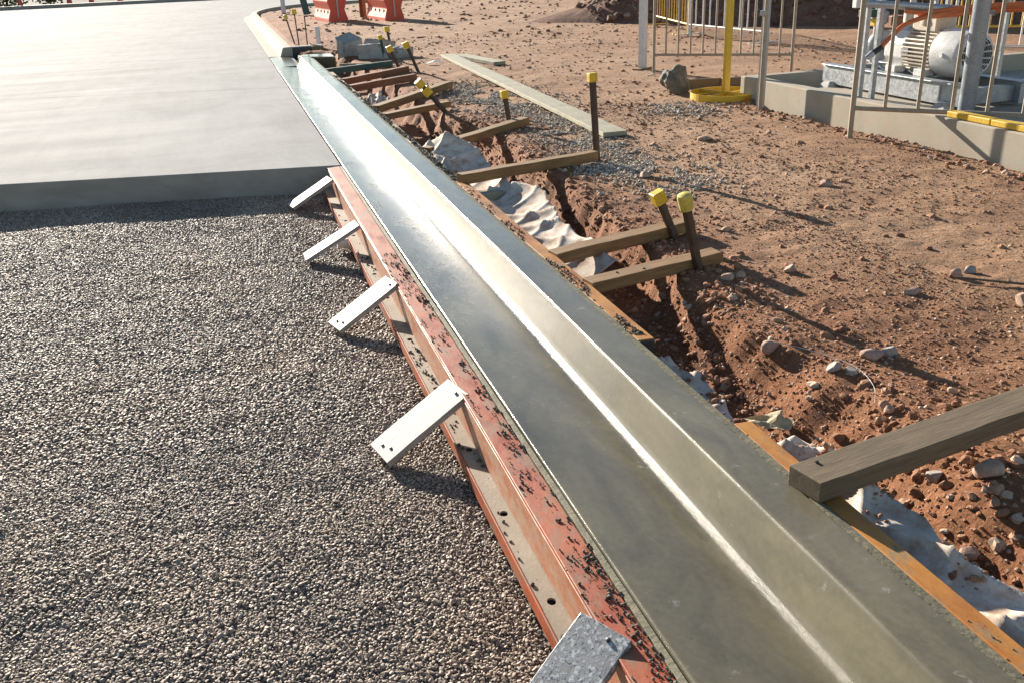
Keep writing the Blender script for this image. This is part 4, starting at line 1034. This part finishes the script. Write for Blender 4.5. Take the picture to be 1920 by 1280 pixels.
# board with cross brace lying behind the ring stand
t = thing('timber_sheet', 'low reddish board lying behind the yellow ring stand', 'board', (4.75, 9.9, .05), -.25)
MB().box((-.45, -.015, -.02), (.45, .015, .10)).build('board', 'brown_board', t, bevel=.003)
MB().box((-.02, -.04, .0), (.02, -.017, .16), Matrix.Rotation(R(25), 4, 'Y')).build('cleat', 'timber_red', t, bevel=.003)

# ================================================================== FAR SITE
def water_barrier(lab, x, y, rz):
    t = thing('water_barrier', lab, 'barrier', (x, y, .03), rz, 'water filled barriers')
    prof = [(-.27, 0), (.27, 0), (.27, .10), (.20, .34), (.27, .55), (.20, .80), (.14, 1.0), (-.14, 1.0), (-.20, .80), (-.27, .55), (-.20, .34), (-.27, .10)]
    MB().prism(prof, 0, 2.0, 4).build('body', 'barrier_orange', t, bevel=.02)
    MB().box((-.018, -.035, .12), (.018, -.002, .9)).build('hinge_rib', 'motor_cream', t, bevel=.004)
    for k in range(4):
        for z in (.24, .66):
            MB().box((-.248 if z > .4 else -.236, .25+k*.45, z-.07), (-.20, .285+k*.45, z+.07)).build('slot_shade', 'timber_red', t, bevel=.004)  # raised darker red boxes put the shade of recessed slots into colour
    for k in (.35, 1.15): MB().box((-.22, k, -.03), (.22, k+.2, .0)).build('foot', 'barrier_orange', t)
    return t
water_barrier('orange plastic water barrier at the left, nearer the kerb curve', 2.40, 26.9, .10)
water_barrier('orange plastic water barrier at the right of the pair', 3.80, 25.9, .10)
post('brown timber post between the two orange barriers', 3.30, 28.3, .14, 'timber_brown', 1.4, False)
post('slim white post on the bend of the older kerb', 1.35, 33.0, .11, 'pvc_white', 1.3, False)
o = beam('marker_board', 'dark green marker board standing near the left orange barrier', 'board', (1.95, 31.2, .08), (1.85, 31.4, .85), .22, .05, 'timber_green')
def shrub(lab, x, y, h_, seed):
    t = thing('shrub', lab, 'shrub', (x, y, .03), 0, 'shrubs beyond the far kerb'); r_ = random.Random(seed); b = MB()
    for i in range(900):
        p = Vector((r_.gauss(0, .38), r_.gauss(0, .38), abs(r_.gauss(.5, .24))))*h_
        a = Vector((r_.uniform(-1, 1), r_.uniform(-1, 1), r_.uniform(-.3, 1))).normalized()*.13*h_; c = a.orthogonal().normalized()*.05*h_
        n = len(b.v); b.v += [tuple(p-a*.5), tuple(p+c), tuple(p+a*.5), tuple(p-c)]; b.f.append((n, n+1, n+2, n+3))
    b.build('crown', 'leaf_green', t)
    MB().tube([(0, 0, -.1), (.03, .02, .5*h_)], [.05*h_, .02*h_], 8).build('trunk', 'bark', t)
shrub('green shrub beyond the far kerb at the top left corner', -11.6, 58.5, 1.3, 1)
shrub('smaller green shrub beyond the far kerb, right of the corner one', -9.6, 59.5, 1.1, 2)
def cone(lab, x, y):
    t = thing('traffic_cone', lab, 'cone', (x, y, .02), 0, 'traffic cones beyond the far kerb')
    MB().box((-.2, -.2, 0), (.2, .2, .04)).build('base', 'barrier_orange', t, bevel=.01)
    MB().lathe([(.04, .15), (.72, .035), (.75, .03)], 20).build('body', 'barrier_orange', t, smooth=True)
    MB().lathe([(.36, .104), (.50, .081)], 20).build('band', 'fence_white', t, smooth=True)
for x, y, lab in ((-10.8, 57.6, 'orange cone beyond the far kerb beside the corner shrub'), (-8.4, 58.0, 'orange cone beyond the far kerb, second from the left'), (-7.3, 58.2, 'orange cone beyond the far kerb, third from the left'), (-5.8, 58.0, 'orange cone beyond the far kerb, farthest right')): cone(lab, x, y)

bpy.context.view_layer.update()
